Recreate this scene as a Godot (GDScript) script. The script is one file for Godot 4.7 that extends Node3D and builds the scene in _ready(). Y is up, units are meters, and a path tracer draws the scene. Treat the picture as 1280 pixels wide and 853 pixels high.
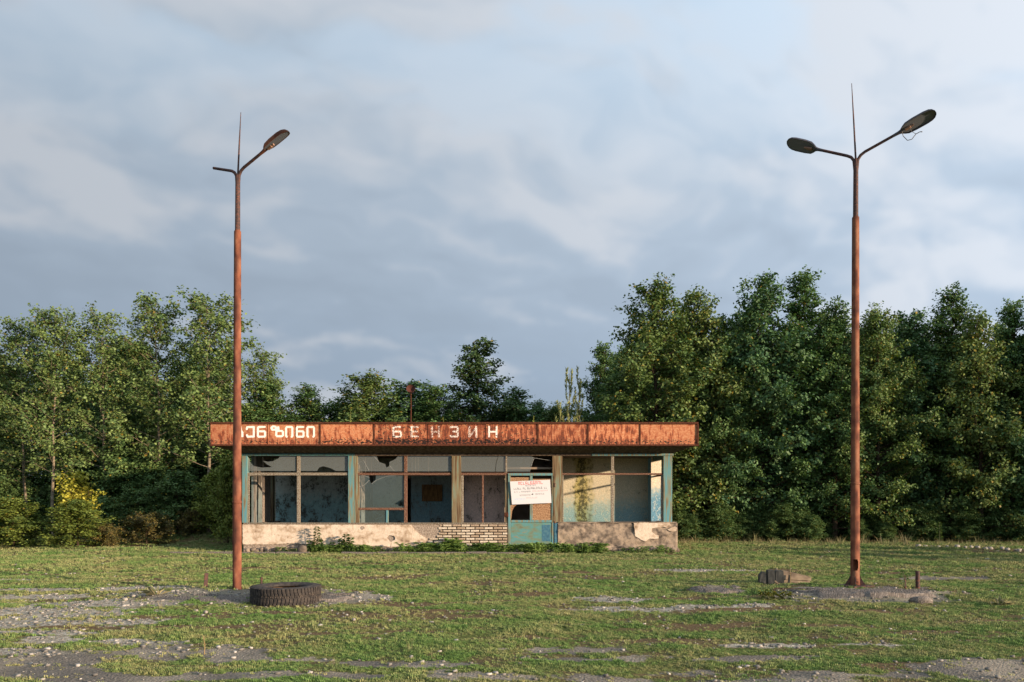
extends Node3D
# An abandoned petrol kiosk on a weedy lot in low evening sun: y up, metres, the camera stands at the origin looking along -z.

const EYE := 1.6
const LENS := 1027.0          # focal length over a picture 1280 wide; the horizon lies 193.5 below its centre (shifted lens)
const FRONT := -23.3          # z of the kiosk's front face
var rng := RandomNumberGenerator.new()
var soft_noise := FastNoiseLite.new()
var fine_noise := FastNoiseLite.new()
var wide_noise := FastNoiseLite.new()
var mats := {}
var taken := {}


# ------------------------------------------------------------------ mesh helpers
class Geo:
	var v := PackedVector3Array()
	var n := PackedVector3Array()
	var t := PackedVector2Array()
	var c := PackedColorArray()
	var i := PackedInt32Array()
	var col := Color.WHITE

	func vert(p: Vector3, nn: Vector3, uv := Vector2.ZERO) -> int:
		v.append(p); n.append(nn); t.append(uv); c.append(col)
		return v.size() - 1

	func face(a: int, b: int, d: int) -> void:
		var g := (v[d] - v[a]).cross(v[b] - v[a])
		if g.dot(n[a] + n[b] + n[d]) < 0.0:
			i.append_array([a, d, b])
		else:
			i.append_array([a, b, d])

	func quad(a: Vector3, b: Vector3, d: Vector3, e: Vector3, uvs := []) -> void:
		var nn := (e - a).cross(b - a).normalized()
		if nn.length() < 0.5:
			nn = (d - a).cross(b - a).normalized()
		var u: Array = uvs if uvs else [Vector2(0, 1), Vector2(0, 0), Vector2(1, 0), Vector2(1, 1)]
		var k := v.size()
		vert(a, nn, u[0]); vert(b, nn, u[1]); vert(d, nn, u[2]); vert(e, nn, u[3])
		i.append_array([k, k + 1, k + 2, k, k + 2, k + 3])

	func tri(a: Vector3, b: Vector3, d: Vector3) -> void:
		var nn := (d - a).cross(b - a).normalized()
		var k := v.size()
		vert(a, nn); vert(b, nn); vert(d, nn)
		i.append_array([k, k + 1, k + 2])

	# a box with chamfered edges, turned and moved by x
	func box(size: Vector3, bevel := 0.004, x := Transform3D()) -> void:
		var h := size * 0.5
		var b := minf(bevel, minf(h.x, minf(h.y, h.z)) * 0.6)
		var cs := []
		for s in 8:
			var sg := Vector3(1 if s & 1 else -1, 1 if s & 2 else -1, 1 if s & 4 else -1)
			cs.append([x * (sg * (h - Vector3(0, b, b))), x * (sg * (h - Vector3(b, 0, b))), x * (sg * (h - Vector3(b, b, 0))), sg])
		var mid := x * Vector3.ZERO
		for ax in 3:
			var o1 := (ax + 1) % 3
			var o2 := (ax + 2) % 3
			for s in [0, 1]:
				var base: int = s << ax
				_out([cs[base][ax], cs[base | (1 << o1)][ax], cs[base | (1 << o1) | (1 << o2)][ax], cs[base | (1 << o2)][ax]], mid)
			for s in 4:
				var e: int = ((s & 1) << o1) | ((s >> 1) << o2)
				var f: int = e | (1 << ax)
				_out([cs[e][o1], cs[e][o2], cs[f][o2], cs[f][o1]], mid)
		for s in 8:
			var g: Vector3 = ((cs[s][1] - cs[s][0]) as Vector3).cross(cs[s][2] - cs[s][0])
			if g.dot(cs[s][0] - mid) > 0.0:
				tri(cs[s][0], cs[s][2], cs[s][1])
			else:
				tri(cs[s][0], cs[s][1], cs[s][2])

	func _out(q: Array, mid: Vector3) -> void:
		var g: Vector3 = ((q[3] - q[0]) as Vector3).cross(q[1] - q[0])
		if g.dot((q[0] + q[2]) * 0.5 - mid) > 0.0:
			quad(q[0], q[1], q[2], q[3])
		else:
			quad(q[3], q[2], q[1], q[0], [Vector2(1, 1), Vector2(1, 0), Vector2(0, 0), Vector2(0, 1)])

	# a round bar along a path, with a radius at every point
	func tube(path: Array, radii: Array, sides := 8, caps := true) -> void:
		var side := Vector3.ZERO
		var first := v.size()
		var m := path.size()
		for k in m:
			var d: Vector3 = (path[mini(k + 1, m - 1)] - path[maxi(k - 1, 0)]).normalized()
			if side == Vector3.ZERO:
				side = d.cross(Vector3.RIGHT if absf(d.x) < 0.8 else Vector3.FORWARD).normalized()
			side = (side - d * side.dot(d)).normalized()
			var up := d.cross(side)
			for s in sides + 1:
				var a := TAU * s / sides
				var o := side * cos(a) + up * sin(a)
				vert(path[k] + o * radii[k], o, Vector2(float(s) / sides, float(k) / (m - 1)))
		for k in m - 1:
			for s in sides:
				var a := first + k * (sides + 1) + s
				face(a, a + sides + 1, a + sides + 2)
				face(a, a + sides + 2, a + 1)
		if caps:
			for e in [0, m - 1]:
				var d: Vector3 = (path[0] - path[1]).normalized() if e == 0 else (path[m - 1] - path[m - 2]).normalized()
				var k := vert(path[e], d)
				for s in sides + 1:
					vert(v[first + e * (sides + 1) + s], d)
				for s in sides:
					face(k, k + 1 + s, k + 2 + s)

	# a profile of (radius, height) pairs turned about y
	func lathe(profile: Array, seg := 24, x := Transform3D()) -> void:
		for k in profile.size() - 1:
			var p: Vector2 = profile[k]
			var q: Vector2 = profile[k + 1]
			var nn := Vector2(q.y - p.y, p.x - q.x).normalized()
			var first := v.size()
			for s in seg + 1:
				var a := TAU * s / seg
				var d := Vector3(cos(a), 0, sin(a))
				var no := (x.basis * (d * nn.x + Vector3(0, nn.y, 0))).normalized()
				vert(x * (d * p.x + Vector3(0, p.y, 0)), no, Vector2(float(s) / seg, float(k) / (profile.size() - 1)))
				vert(x * (d * q.x + Vector3(0, q.y, 0)), no, Vector2(float(s) / seg, float(k + 1) / (profile.size() - 1)))
			for s in seg:
				var a := first + s * 2
				face(a, a + 1, a + 3)
				face(a, a + 3, a + 2)

	# an outline in x and y given a thickness: its face at z, its back at z - deep
	func slab(pts: PackedVector2Array, z: float, deep: float) -> void:
		var idx := Geometry2D.triangulate_polygon(pts)
		for side in ([1, -1] if deep > 0.0 else [1]):
			var nn := Vector3(0, 0, side)
			var first := v.size()
			for p in pts:
				vert(Vector3(p.x, p.y, z if side > 0 else z - deep), nn, p)
			for k in range(0, idx.size(), 3):
				face(first + idx[k], first + idx[k + 1], first + idx[k + 2])
		if deep > 0.0:
			var cw := Geometry2D.is_polygon_clockwise(pts)
			for k in pts.size():
				var p := pts[k]
				var q := pts[(k + 1) % pts.size()]
				var a := Vector3(p.x, p.y, z)
				var b := Vector3(q.x, q.y, z)
				var z2 := Vector3(0, 0, deep)
				if cw:
					quad(a, b, b - z2, a - z2)
				else:
					quad(b, a, a - z2, b - z2)

	# a lumpy stone
	func stone(size: Vector3, noise: FastNoiseLite, at: Vector3, rough := 0.28, rings := 6, seg := 9) -> void:
		var first := v.size()
		for r in rings + 1:
			for s in seg + 1:
				var la := PI * r / rings
				var lo := TAU * (s % seg) / seg
				var d := Vector3(sin(la) * cos(lo), cos(la), sin(la) * sin(lo))
				var k := 1.0 + rough * noise.get_noise_3dv(d * 60.0 + at * 37.0) * 2.0
				var flat := Vector3(signf(d.x) * pow(absf(d.x), 0.75), signf(d.y) * pow(absf(d.y), 0.75), signf(d.z) * pow(absf(d.z), 0.75))
				vert(flat * size * 0.5 * k, d)
		for r in rings:
			for s in seg:
				var a := first + r * (seg + 1) + s
				face(a, a + seg + 1, a + seg + 2)
				face(a, a + seg + 2, a + 1)

	func mesh(m: Material) -> ArrayMesh:
		var a := []
		a.resize(Mesh.ARRAY_MAX)
		a[Mesh.ARRAY_VERTEX] = v
		a[Mesh.ARRAY_NORMAL] = n
		a[Mesh.ARRAY_TEX_UV] = t
		a[Mesh.ARRAY_COLOR] = c
		a[Mesh.ARRAY_INDEX] = i
		var r := ArrayMesh.new()
		r.add_surface_from_arrays(Mesh.PRIMITIVE_TRIANGLES, a)
		r.surface_set_material(0, m)
		return r


func numbered(called: String) -> String:
	var k: int = taken.get(called, 0)
	taken[called] = k + 1
	return called if k == 0 else "%s_%03d" % [called, k]


func tag(o: Node3D, label := "", category := "", group := "", kind := "") -> Node3D:
	if label: o.set_meta("label", label)
	if category: o.set_meta("category", category)
	if group: o.set_meta("group", group)
	if kind: o.set_meta("kind", kind)
	return o


# a thing of its own: a node at its base
func thing(called: String, at: Vector3, label: String, category: String, group := "") -> Node3D:
	var o := Node3D.new()
	o.name = numbered(called)
	add_child(o)
	o.position = at
	return tag(o, label, category, group)


# a thing that is a single mesh
func single(called: String, m: Mesh, at: Vector3, label: String, category: String, group := "", kind := "") -> MeshInstance3D:
	var o := MeshInstance3D.new()
	o.mesh = m
	o.name = numbered(called)
	add_child(o)
	o.position = at
	tag(o, label, category, group, kind)
	return o


func part(called: String, m: Mesh, parent: Node3D, at := Vector3.ZERO, label := "") -> MeshInstance3D:
	var o := MeshInstance3D.new()
	o.mesh = m
	o.name = called
	parent.add_child(o, true)
	o.position = at
	if label: o.set_meta("label", label)
	return o


func many(called: String, m: Mesh, places: Array, tints: Array, label := "") -> MultiMeshInstance3D:
	var mm := MultiMesh.new()
	mm.transform_format = MultiMesh.TRANSFORM_3D
	mm.use_colors = tints.size() > 0
	mm.mesh = m
	mm.instance_count = places.size()
	for k in places.size():
		mm.set_instance_transform(k, places[k])
		if tints.size():
			mm.set_instance_color(k, tints[k])
	var o := MultiMeshInstance3D.new()
	o.multimesh = mm
	o.name = numbered(called)
	add_child(o)
	o.set_meta("kind", "stuff")
	if label: o.set_meta("label", label)
	return o


# ------------------------------------------------------------------ materials
func srgb(r: int, g: int, b: int) -> Color:
	return Color8(r, g, b)


func noisy(seed_: int, freq: float, octaves := 4) -> FastNoiseLite:
	var f := FastNoiseLite.new()
	f.noise_type = FastNoiseLite.TYPE_SIMPLEX_SMOOTH
	f.seed = seed_
	f.frequency = freq
	f.fractal_octaves = octaves
	f.fractal_gain = 0.55
	return f


func tex(im: Image) -> ImageTexture:
	return ImageTexture.create_from_image(im)


# a picture computed point by point: fn(x, y) gives a colour
func paint(w: int, h: int, fn: Callable) -> ImageTexture:
	var im := Image.create(w, h, false, Image.FORMAT_RGB8)
	for y in h:
		for x in w:
			im.set_pixel(x, y, fn.call(x, y))
	return tex(im)


# a repeating picture: noise turned into colours by a ramp
func ramp_tile(seed_: int, freq: float, stops: Array, size := 256, octaves := 5, stretch := Vector2(1, 1)) -> ImageTexture:
	var a := noisy(seed_, freq, octaves).get_seamless_image(int(size * stretch.x), int(size * stretch.y))
	a.resize(size, size)
	var g := Gradient.new()
	g.offsets = PackedFloat32Array(stops.map(func(s): return s[0]))
	g.colors = PackedColorArray(stops.map(func(s): return s[1]))
	var out := Image.create(size, size, false, Image.FORMAT_RGB8)
	for y in size:
		for x in size:
			out.set_pixel(x, y, g.sample(a.get_pixel(x, y).r))
	return tex(out)


func grey_tile(seed_: int, freq: float, size := 256, octaves := 5) -> ImageTexture:
	return tex(noisy(seed_, freq, octaves).get_seamless_image(size, size))


func mat(called: String, color: Color, rough := 0.85, picture: Texture2D = null, scale := 0.0, bump: Texture2D = null, bump_cm := 0.4, metal := 0.0) -> StandardMaterial3D:
	var m := StandardMaterial3D.new()
	m.resource_name = called
	m.albedo_color = color
	m.roughness = rough
	m.metallic = metal
	m.metallic_specular = 0.35
	if picture: m.albedo_texture = picture
	if scale > 0.0:
		m.uv1_triplanar = true
		m.uv1_world_triplanar = true
		m.uv1_scale = Vector3.ONE * scale
	if bump:
		m.heightmap_enabled = true
		m.heightmap_texture = bump
		m.heightmap_scale = bump_cm
	mats[called] = m
	return m


func gp(u: float, v: float) -> Vector3:      # the point of level ground that the photograph shows there
	var d := LENS * EYE / (v - 620.0)
	return Vector3((u - 640.0) * d / LENS, 0, -d)


func at_depth(u: float, v: float, d: float) -> Vector3:
	return Vector3((u - 640.0) * d / LENS, EYE + (620.0 - v) * d / LENS, -d)


func lin(r: float, g: float, b: float) -> Color:
	return Color(r, g, b)


func smooth(a: float, b: float, x: float) -> float:
	var t := clampf((x - a) / (b - a), 0.0, 1.0)
	return t * t * (3.0 - 2.0 * t)


# ------------------------------------------------------------------ camera, sky, sun
const EXPOSURE := 2.15
const SUN_AZIMUTH := 60.0     # degrees to the right of straight behind the camera
const SUN_HEIGHT := 10.0

func camera_and_light() -> void:
	var cam := Camera3D.new()
	cam.name = "camera"
	add_child(cam)
	cam.position = Vector3(0, EYE, 0)
	var near := 0.1
	cam.set_frustum(853.0 / LENS * near, Vector2(0, 193.5 / LENS * near), near, 2500.0)
	cam.current = true

	var env := Environment.new()
	env.background_mode = Environment.BG_SKY
	env.sky = Sky.new()
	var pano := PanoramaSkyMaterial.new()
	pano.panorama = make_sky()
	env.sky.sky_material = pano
	env.tonemap_mode = Environment.TONE_MAPPER_LINEAR
	env.tonemap_exposure = EXPOSURE
	env.sdfgi_enabled = true
	env.ssao_enabled = true
	env.ssil_enabled = true
	var we := WorldEnvironment.new()
	we.name = "world_environment"
	we.environment = env
	add_child(we)

	var sun := DirectionalLight3D.new()
	sun.name = "sun"
	sun.light_energy = 1.32
	sun.light_color = Color(1.0, 0.885, 0.765)
	sun.light_angular_distance = 1.5
	sun.shadow_enabled = true
	add_child(sun)
	var az := deg_to_rad(SUN_AZIMUTH)
	var el := deg_to_rad(SUN_HEIGHT)
	sun.position = Vector3(sin(az) * cos(el), sin(el), cos(az) * cos(el)) * 40.0
	sun.look_at_from_position(sun.position, Vector3.ZERO)


# a broken deck of soft grey cloud with pale gaps, lower clouds in darker streaks, brightened toward the sun outside the view
func make_sky() -> ImageTexture:
	var w := 1536
	var h := 768
	var im := Image.create(w, h, false, Image.FORMAT_RGBF)
	var big := noisy(11, 0.55, 3)
	var mid := noisy(23, 1.5, 5)
	var wisp := noisy(31, 3.6, 5)
	var low := Color(0.30, 0.385, 0.495)
	var middle := Color(0.385, 0.465, 0.565)
	var top := Color(0.42, 0.495, 0.585)
	var shade := Color(0.305, 0.375, 0.465)
	var bright := Color(0.585, 0.615, 0.665)
	var blue := Color(0.47, 0.605, 0.75)
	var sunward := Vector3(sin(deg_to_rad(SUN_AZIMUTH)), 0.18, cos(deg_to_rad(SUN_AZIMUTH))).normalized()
	for y in h:
		var up := (0.5 - (y + 0.5) / h) * PI
		var sy := sin(up)
		var cy := cos(up)
		for x in w:
			var az := (x + 0.5) / w * TAU      # the picture's left edge lies straight ahead, along -z
			var d := Vector3(sin(az) * cy, sy, -cos(az) * cy)
			var c := low
			if sy > -0.02:
				var k := 1.0 / (maxf(sy, 0.0) + 0.34)
				var p := Vector3(d.x * k, 0.0, d.z * k)
				var q := p + Vector3(mid.get_noise_2d(p.x * 0.5, p.z * 0.5), 0, mid.get_noise_2d(p.z * 0.5 + 9.0, p.x * 0.5)) * 0.2
				var a := big.get_noise_2d(q.x * 1.1 + 3.1, q.z * 1.5 + q.x * 0.45)
				var b := mid.get_noise_2d(q.x * 0.9 + 5.0, q.z * 1.6 + q.x * 0.55)
				var f := wisp.get_noise_2d(q.x * 1.2 + 2.0, q.z * 2.0 + q.x * 0.5)
				var cloud := 0.5 + 0.85 * a + 0.7 * b + 0.55 * f
				var t := clampf(sy / 0.52, 0.0, 1.0)
				c = low.lerp(middle, smooth(0.12, 0.6, t)).lerp(top, smooth(0.5, 1.0, t))
				var m := clampf((cloud - 0.5) * 1.25, -0.7, 0.7)
				c = c.lerp(shade, clampf(-m * 1.25, 0.0, 0.75) * (0.35 + 0.65 * t))
				c = c.lerp(bright, clampf(m * 1.15, 0.0, 0.7))
				var open := smooth(0.08, 0.5, -b * 0.9 + a * 0.5 + f * 0.2) * smooth(0.3, 0.55, sy)
				c = c.lerp(blue, open * 0.7)
			var ambient_glow := 0.93 + 1.4 * pow(0.5 + 0.5 * d.dot(sunward), 1.5)      # cloud brightened sunward, mostly out of view, to lift ambient light
			im.set_pixel(x, y, Color(c.r * ambient_glow, c.g * ambient_glow, c.b * ambient_glow) / (EXPOSURE * 1.04))
	return tex(im)


# ------------------------------------------------------------------ ground
const GX0 := -23.0
const GZ0 := -37.0
const GCELL := 0.05
const GW := 920
const GH := 660
var bare_asphalt := PackedFloat32Array()
var bare_gravel := PackedFloat32Array()
var bare_dirt := PackedFloat32Array()
var green := PackedFloat32Array()

# worn places: where in the photograph, half width, half height, 0 asphalt, 1 pale gravel, 2 brown soil, 3 crumbled concrete
const WORN := [
	[200, 846, 130, 6, 0], [430, 846, 90, 5, 0], [860, 840, 55, 4, 0], [80, 801, 110, 4, 1], [30, 778, 80, 5, 1], [190, 745, 70, 3, 1], [60, 746, 90, 3, 1], [20, 815, 70, 4, 1],
	[40, 840, 130, 9, 0], [175, 816, 150, 11, 0], [300, 822, 95, 6, 0], [285, 846, 75, 6, 0], [70, 826, 80, 5, 0], [130, 851, 90, 5, 0],
	[505, 831, 90, 6, 0], [600, 847, 130, 7, 0], [695, 811, 66, 5, 0], [705, 822, 90, 4, 0], [760, 848, 70, 5, 0],
	[1250, 840, 75, 17, 0], [900, 824, 60, 4, 0], [1075, 845, 90, 6, 0], [985, 851, 110, 5, 0], [1110, 832, 60, 4, 2],
	[40, 767, 110, 8, 1], [115, 756, 90, 5, 1], [30, 792, 90, 3, 1], [140, 778, 110, 4, 1], [30, 727, 40, 2, 1], [60, 737, 80, 2, 1],
	[215, 783, 120, 3, 2], [250, 771, 90, 3, 2], [100, 784, 90, 3, 2], [255, 808, 60, 2, 2], [180, 737, 70, 3, 1],
	[300, 747, 130, 8, 3], [415, 750, 50, 6, 3], [505, 755, 60, 4, 2], [440, 747, 60, 3, 1], [580, 766, 80, 3, 2],
	[770, 750, 45, 4, 1], [775, 761, 80, 4, 1], [878, 758, 35, 3, 1], [890, 763, 60, 4, 2], [850, 747, 60, 2, 2],
	[975, 762, 95, 4, 2], [1085, 764, 60, 3, 2], [930, 758, 30, 2, 1], [1090, 748, 95, 7, 3], [895, 739, 34, 4, 3],
	[960, 808, 70, 3, 1], [950, 823, 80, 5, 0], [1100, 808, 60, 3, 1], [1010, 784, 60, 2, 2], [880, 782, 50, 3, 2],
	[655, 742, 50, 2, 2], [600, 729, 60, 2, 2], [480, 722, 70, 2, 2], [760, 722, 60, 2, 2], [700, 716, 60, 1.5, 2], [140, 716, 60, 2, 2],
	[60, 718, 50, 1.5, 2], [330, 712, 90, 1.5, 2], [880, 714, 60, 2, 1], [1190, 722, 60, 2, 0], [1080, 716, 70, 2, 2], [960, 713, 60, 1.5, 2],
	[1230, 712, 50, 1.5, 2], [640, 700, 110, 1, 2], [200, 724, 40, 2, 2], [590, 772, 60, 3, 2], [440, 772, 50, 3, 2], [520, 789, 40, 2, 2],
	[700, 780, 45, 2, 2], [350, 766, 70, 4, 2], [420, 792, 60, 2, 2], [650, 797, 50, 3, 2], [820, 800, 60, 3, 2], [1180, 790, 70, 2, 2], [1250, 775, 40, 2, 2],
	[240, 672, 70, 2.5, 2], [150, 684, 60, 1.5, 2], [1250, 689, 60, 1.5, 2]]


func ground_height(x: float, z: float) -> float:
	var near_kiosk := smooth(4.0, 1.2, maxf(absf(x + 1.55) - 6.2, absf(z + 25.5) - 2.6))
	var h := (soft_noise.get_noise_2d(x * 3.0, z * 3.0) * 0.05 + soft_noise.get_noise_2d(x * 14.0, z * 14.0) * 0.022) * (1.0 - near_kiosk)
	h += 0.32 * exp(-pow((x + 10.6) / 2.6, 2.0) - pow((z + 28.6) / 1.5, 2.0))      # the low bank left of the kiosk
	h += 0.25 * exp(-pow((x + 17.0) / 3.2, 2.0) - pow((z + 27.8) / 1.6, 2.0))
	h += 0.10 * exp(-pow((x - 5.9) / 1.5, 4.0) - pow((z + 13.55) / 0.75, 4.0))     # the lamp's island
	h += 0.05 * exp(-pow((x + 4.2) / 1.9, 4.0) - pow((z + 13.2) / 0.8, 4.0))
	h += 0.10 * exp(-pow((x - 3.45) / 0.4, 2.0) - pow((z + 14.0) / 0.3, 2.0))
	return h


func cell(x: float, z: float) -> int:
	return clampi(int((z - GZ0) / GCELL), 0, GH - 1) * GW + clampi(int((x - GX0) / GCELL), 0, GW - 1)


func lay_cover() -> void:
	for a in [bare_asphalt, bare_gravel, bare_dirt, green]:
		a.resize(GW * GH)
	for w in WORN:
		var d: float = LENS * EYE / (w[1] - 620.0)
		var d0: float = LENS * EYE / (w[1] + w[3] - 620.0)
		var d1: float = LENS * EYE / (w[1] - w[3] - 620.0)
		var cx: float = (w[0] - 640.0) * d / LENS
		var cz := -(d0 + d1) * 0.5
		var rx: float = w[2] * d / LENS
		var rz := (d1 - d0) * 0.5
		for gz in range(maxi(0, int((cz - rz * 1.6 - GZ0) / GCELL)), mini(GH, int((cz + rz * 1.6 - GZ0) / GCELL) + 1)):
			for gx in range(maxi(0, int((cx - rx * 1.6 - GX0) / GCELL)), mini(GW, int((cx + rx * 1.6 - GX0) / GCELL) + 1)):
				var x := GX0 + gx * GCELL
				var z := GZ0 + gz * GCELL
				var q := Vector2((x - cx) / rx, (z - cz) / rz).length() + 0.8 * soft_noise.get_noise_2d(x * 9.0, z * 9.0) + 0.7 * fine_noise.get_noise_2d(x * 6.0, z * 6.0) + 0.55 * fine_noise.get_noise_2d(x * 17.0, z * 17.0)
				var s := smooth(1.1, 0.82, q)
				var k := gz * GW + gx
				match int(w[4]):
					0: bare_asphalt[k] = maxf(bare_asphalt[k], s)
					1: bare_gravel[k] = maxf(bare_gravel[k], s)
					2: bare_dirt[k] = maxf(bare_dirt[k], s * 0.9)
					3:
						bare_gravel[k] = maxf(bare_gravel[k], s * 0.55)
						bare_asphalt[k] = maxf(bare_asphalt[k], s)
	for gz in GH:
		for gx in GW:
			var x := GX0 + gx * GCELL
			var z := GZ0 + gz * GCELL
			var k := gz * GW + gx
			var thin := smooth(0.08, 0.4, 0.8 * soft_noise.get_noise_2d(x * 6.0 + 40.0, z * 12.0) + 0.9 * fine_noise.get_noise_2d(x * 4.0, z * 6.0) + 0.5 * fine_noise.get_noise_2d(x * 11.0, z * 14.0))
			bare_dirt[k] = maxf(bare_dirt[k], thin * 0.7)
			green[k] = clampf(1.0 - maxf(maxf(bare_asphalt[k], bare_gravel[k] * 0.92), bare_dirt[k] * 0.8), 0.0, 1.0)


func ground_picture() -> ImageTexture:
	var w := 1380
	var h := 990
	var im := Image.create(w, h, false, Image.FORMAT_RGB8)
	var speck := noisy(71, 0.35, 2).get_image(w, h)
	var blot := noisy(72, 0.03, 4).get_image(w, h)
	var sp := speck.get_data()
	var bl := blot.get_data()
	for y in h:
		var z := GZ0 + (y + 0.5) * GH * GCELL / h
		for x in w:
			var wx := GX0 + (x + 0.5) * GW * GCELL / w
			var k := cell(wx, z)
			var s := sp[y * w + x] / 255.0
			var b := bl[y * w + x] / 255.0
			var c := Color(0.37, 0.42, 0.22).lerp(Color(0.49, 0.48, 0.29), b)                       # turf over soil (sRGB)
			c = c.lerp(Color(0.45, 0.36, 0.27).lerp(Color(0.56, 0.47, 0.37), s), bare_dirt[k])
			c = c.lerp(Color(0.64, 0.605, 0.54).lerp(Color(0.87, 0.84, 0.78), smooth(0.35, 0.7, s)), bare_gravel[k])
			c = c.lerp(Color(0.50, 0.475, 0.445).lerp(Color(0.70, 0.655, 0.59), smooth(0.25, 0.75, b) * 0.8 + s * 0.25), bare_asphalt[k] * (1.0 - 0.5 * bare_gravel[k]))
			im.set_pixel(x, y, c)
	return tex(im)


func build_ground() -> void:
	lay_cover()
	var m := StandardMaterial3D.new()
	m.resource_name = "weedy lot"
	m.roughness = 0.97
	m.metallic_specular = 0.2
	m.albedo_texture = ramp_tile(61, 0.09, [[0.0, Color(0.52, 0.52, 0.52)], [0.35, Color(0.74, 0.74, 0.73)], [0.6, Color(0.86, 0.86, 0.85)], [1.0, Color(1, 1, 1)]], 512, 5)
	m.heightmap_enabled = true
	m.heightmap_texture = grey_tile(62, 0.1, 512)
	m.heightmap_scale = 1.2
	m.detail_enabled = true
	m.detail_blend_mode = BaseMaterial3D.BLEND_MODE_MUL
	m.detail_uv_layer = BaseMaterial3D.DETAIL_UV_2
	m.detail_albedo = ground_picture()
	var xs := [-700.0, -250.0, -90.0, -45.0, -30.0]
	var x := -23.0
	while x <= 23.01:
		xs.append(x)
		x += 0.2
	xs.append_array([30.0, 45.0, 90.0, 250.0, 700.0])
	var zs := [250.0, 60.0, 12.0, 2.0, -3.0]
	var z := -5.0
	while z > -37.0:
		zs.append(z)
		z -= 0.1 if z > -16.0 else 0.2
	zs.append_array([-37.0, -45.0, -60.0, -120.0, -300.0, -1200.0])
	var v := PackedVector3Array()
	var n := PackedVector3Array()
	var t1 := PackedVector2Array()
	var t2 := PackedVector2Array()
	var idx := PackedInt32Array()
	for zz in zs:
		for xx in xs:
			var inside: bool = absf(xx) < 23.5 and zz < -4.0 and zz > -36.9
			v.append(Vector3(xx, ground_height(xx, zz) if inside else 0.0, zz))
			var e := 0.1
			n.append(Vector3(ground_height(xx - e, zz) - ground_height(xx + e, zz), 2.0 * e, ground_height(xx, zz - e) - ground_height(xx, zz + e)).normalized() if inside else Vector3.UP)
			t1.append(Vector2(xx, zz) / 1.7)
			t2.append(Vector2((xx - GX0) / (GW * GCELL), (zz - GZ0) / (GH * GCELL)))
	var wdt := xs.size()
	for r in zs.size() - 1:
		for q in wdt - 1:
			var a := r * wdt + q
			idx.append_array([a, a + wdt, a + wdt + 1, a, a + wdt + 1, a + 1])
	var arr := []
	arr.resize(Mesh.ARRAY_MAX)
	arr[Mesh.ARRAY_VERTEX] = v
	arr[Mesh.ARRAY_NORMAL] = n
	arr[Mesh.ARRAY_TEX_UV] = t1
	arr[Mesh.ARRAY_TEX_UV2] = t2
	arr[Mesh.ARRAY_INDEX] = idx
	arr[Mesh.ARRAY_INDEX] = idx
	var am := ArrayMesh.new()
	am.add_surface_from_arrays(Mesh.PRIMITIVE_TRIANGLES, arr)
	am.surface_set_material(0, m)
	single("ground", am, Vector3.ZERO, "patchy grass lot with worn asphalt, gravel and soil", "", "", "structure")


func tuft_mesh(m: Material, blades: int, tall: float, spread: float, seed_: int, wide := 0.005) -> ArrayMesh:
	var r := RandomNumberGenerator.new()
	r.seed = seed_
	var g := Geo.new()
	for k in blades:
		var a := r.randf() * TAU
		var foot := Vector3(cos(a), 0, sin(a)) * spread * sqrt(r.randf())
		var lean := Vector3(cos(a + r.randf_range(-1, 1)), 0, sin(a + r.randf_range(-1, 1))) * r.randf_range(0.15, 0.75)
		var hh := tall * r.randf_range(0.55, 1.15)
		var w := Vector3(-lean.z, 0, lean.x).normalized() * wide * r.randf_range(0.7, 1.3)
		var mid := foot + lean * hh * 0.4 + Vector3(0, hh * 0.6, 0)
		var tip := foot + lean * hh + Vector3(0, hh * 0.95, 0)
		var tone := r.randf_range(0.75, 1.2)
		g.col = Color(tone, tone, tone)
		g.quad(foot - w, mid - w * 0.8, mid + w * 0.8, foot + w)
		g.tri(mid - w * 0.8, tip, mid + w * 0.8)
	return g.mesh(m)


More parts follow.
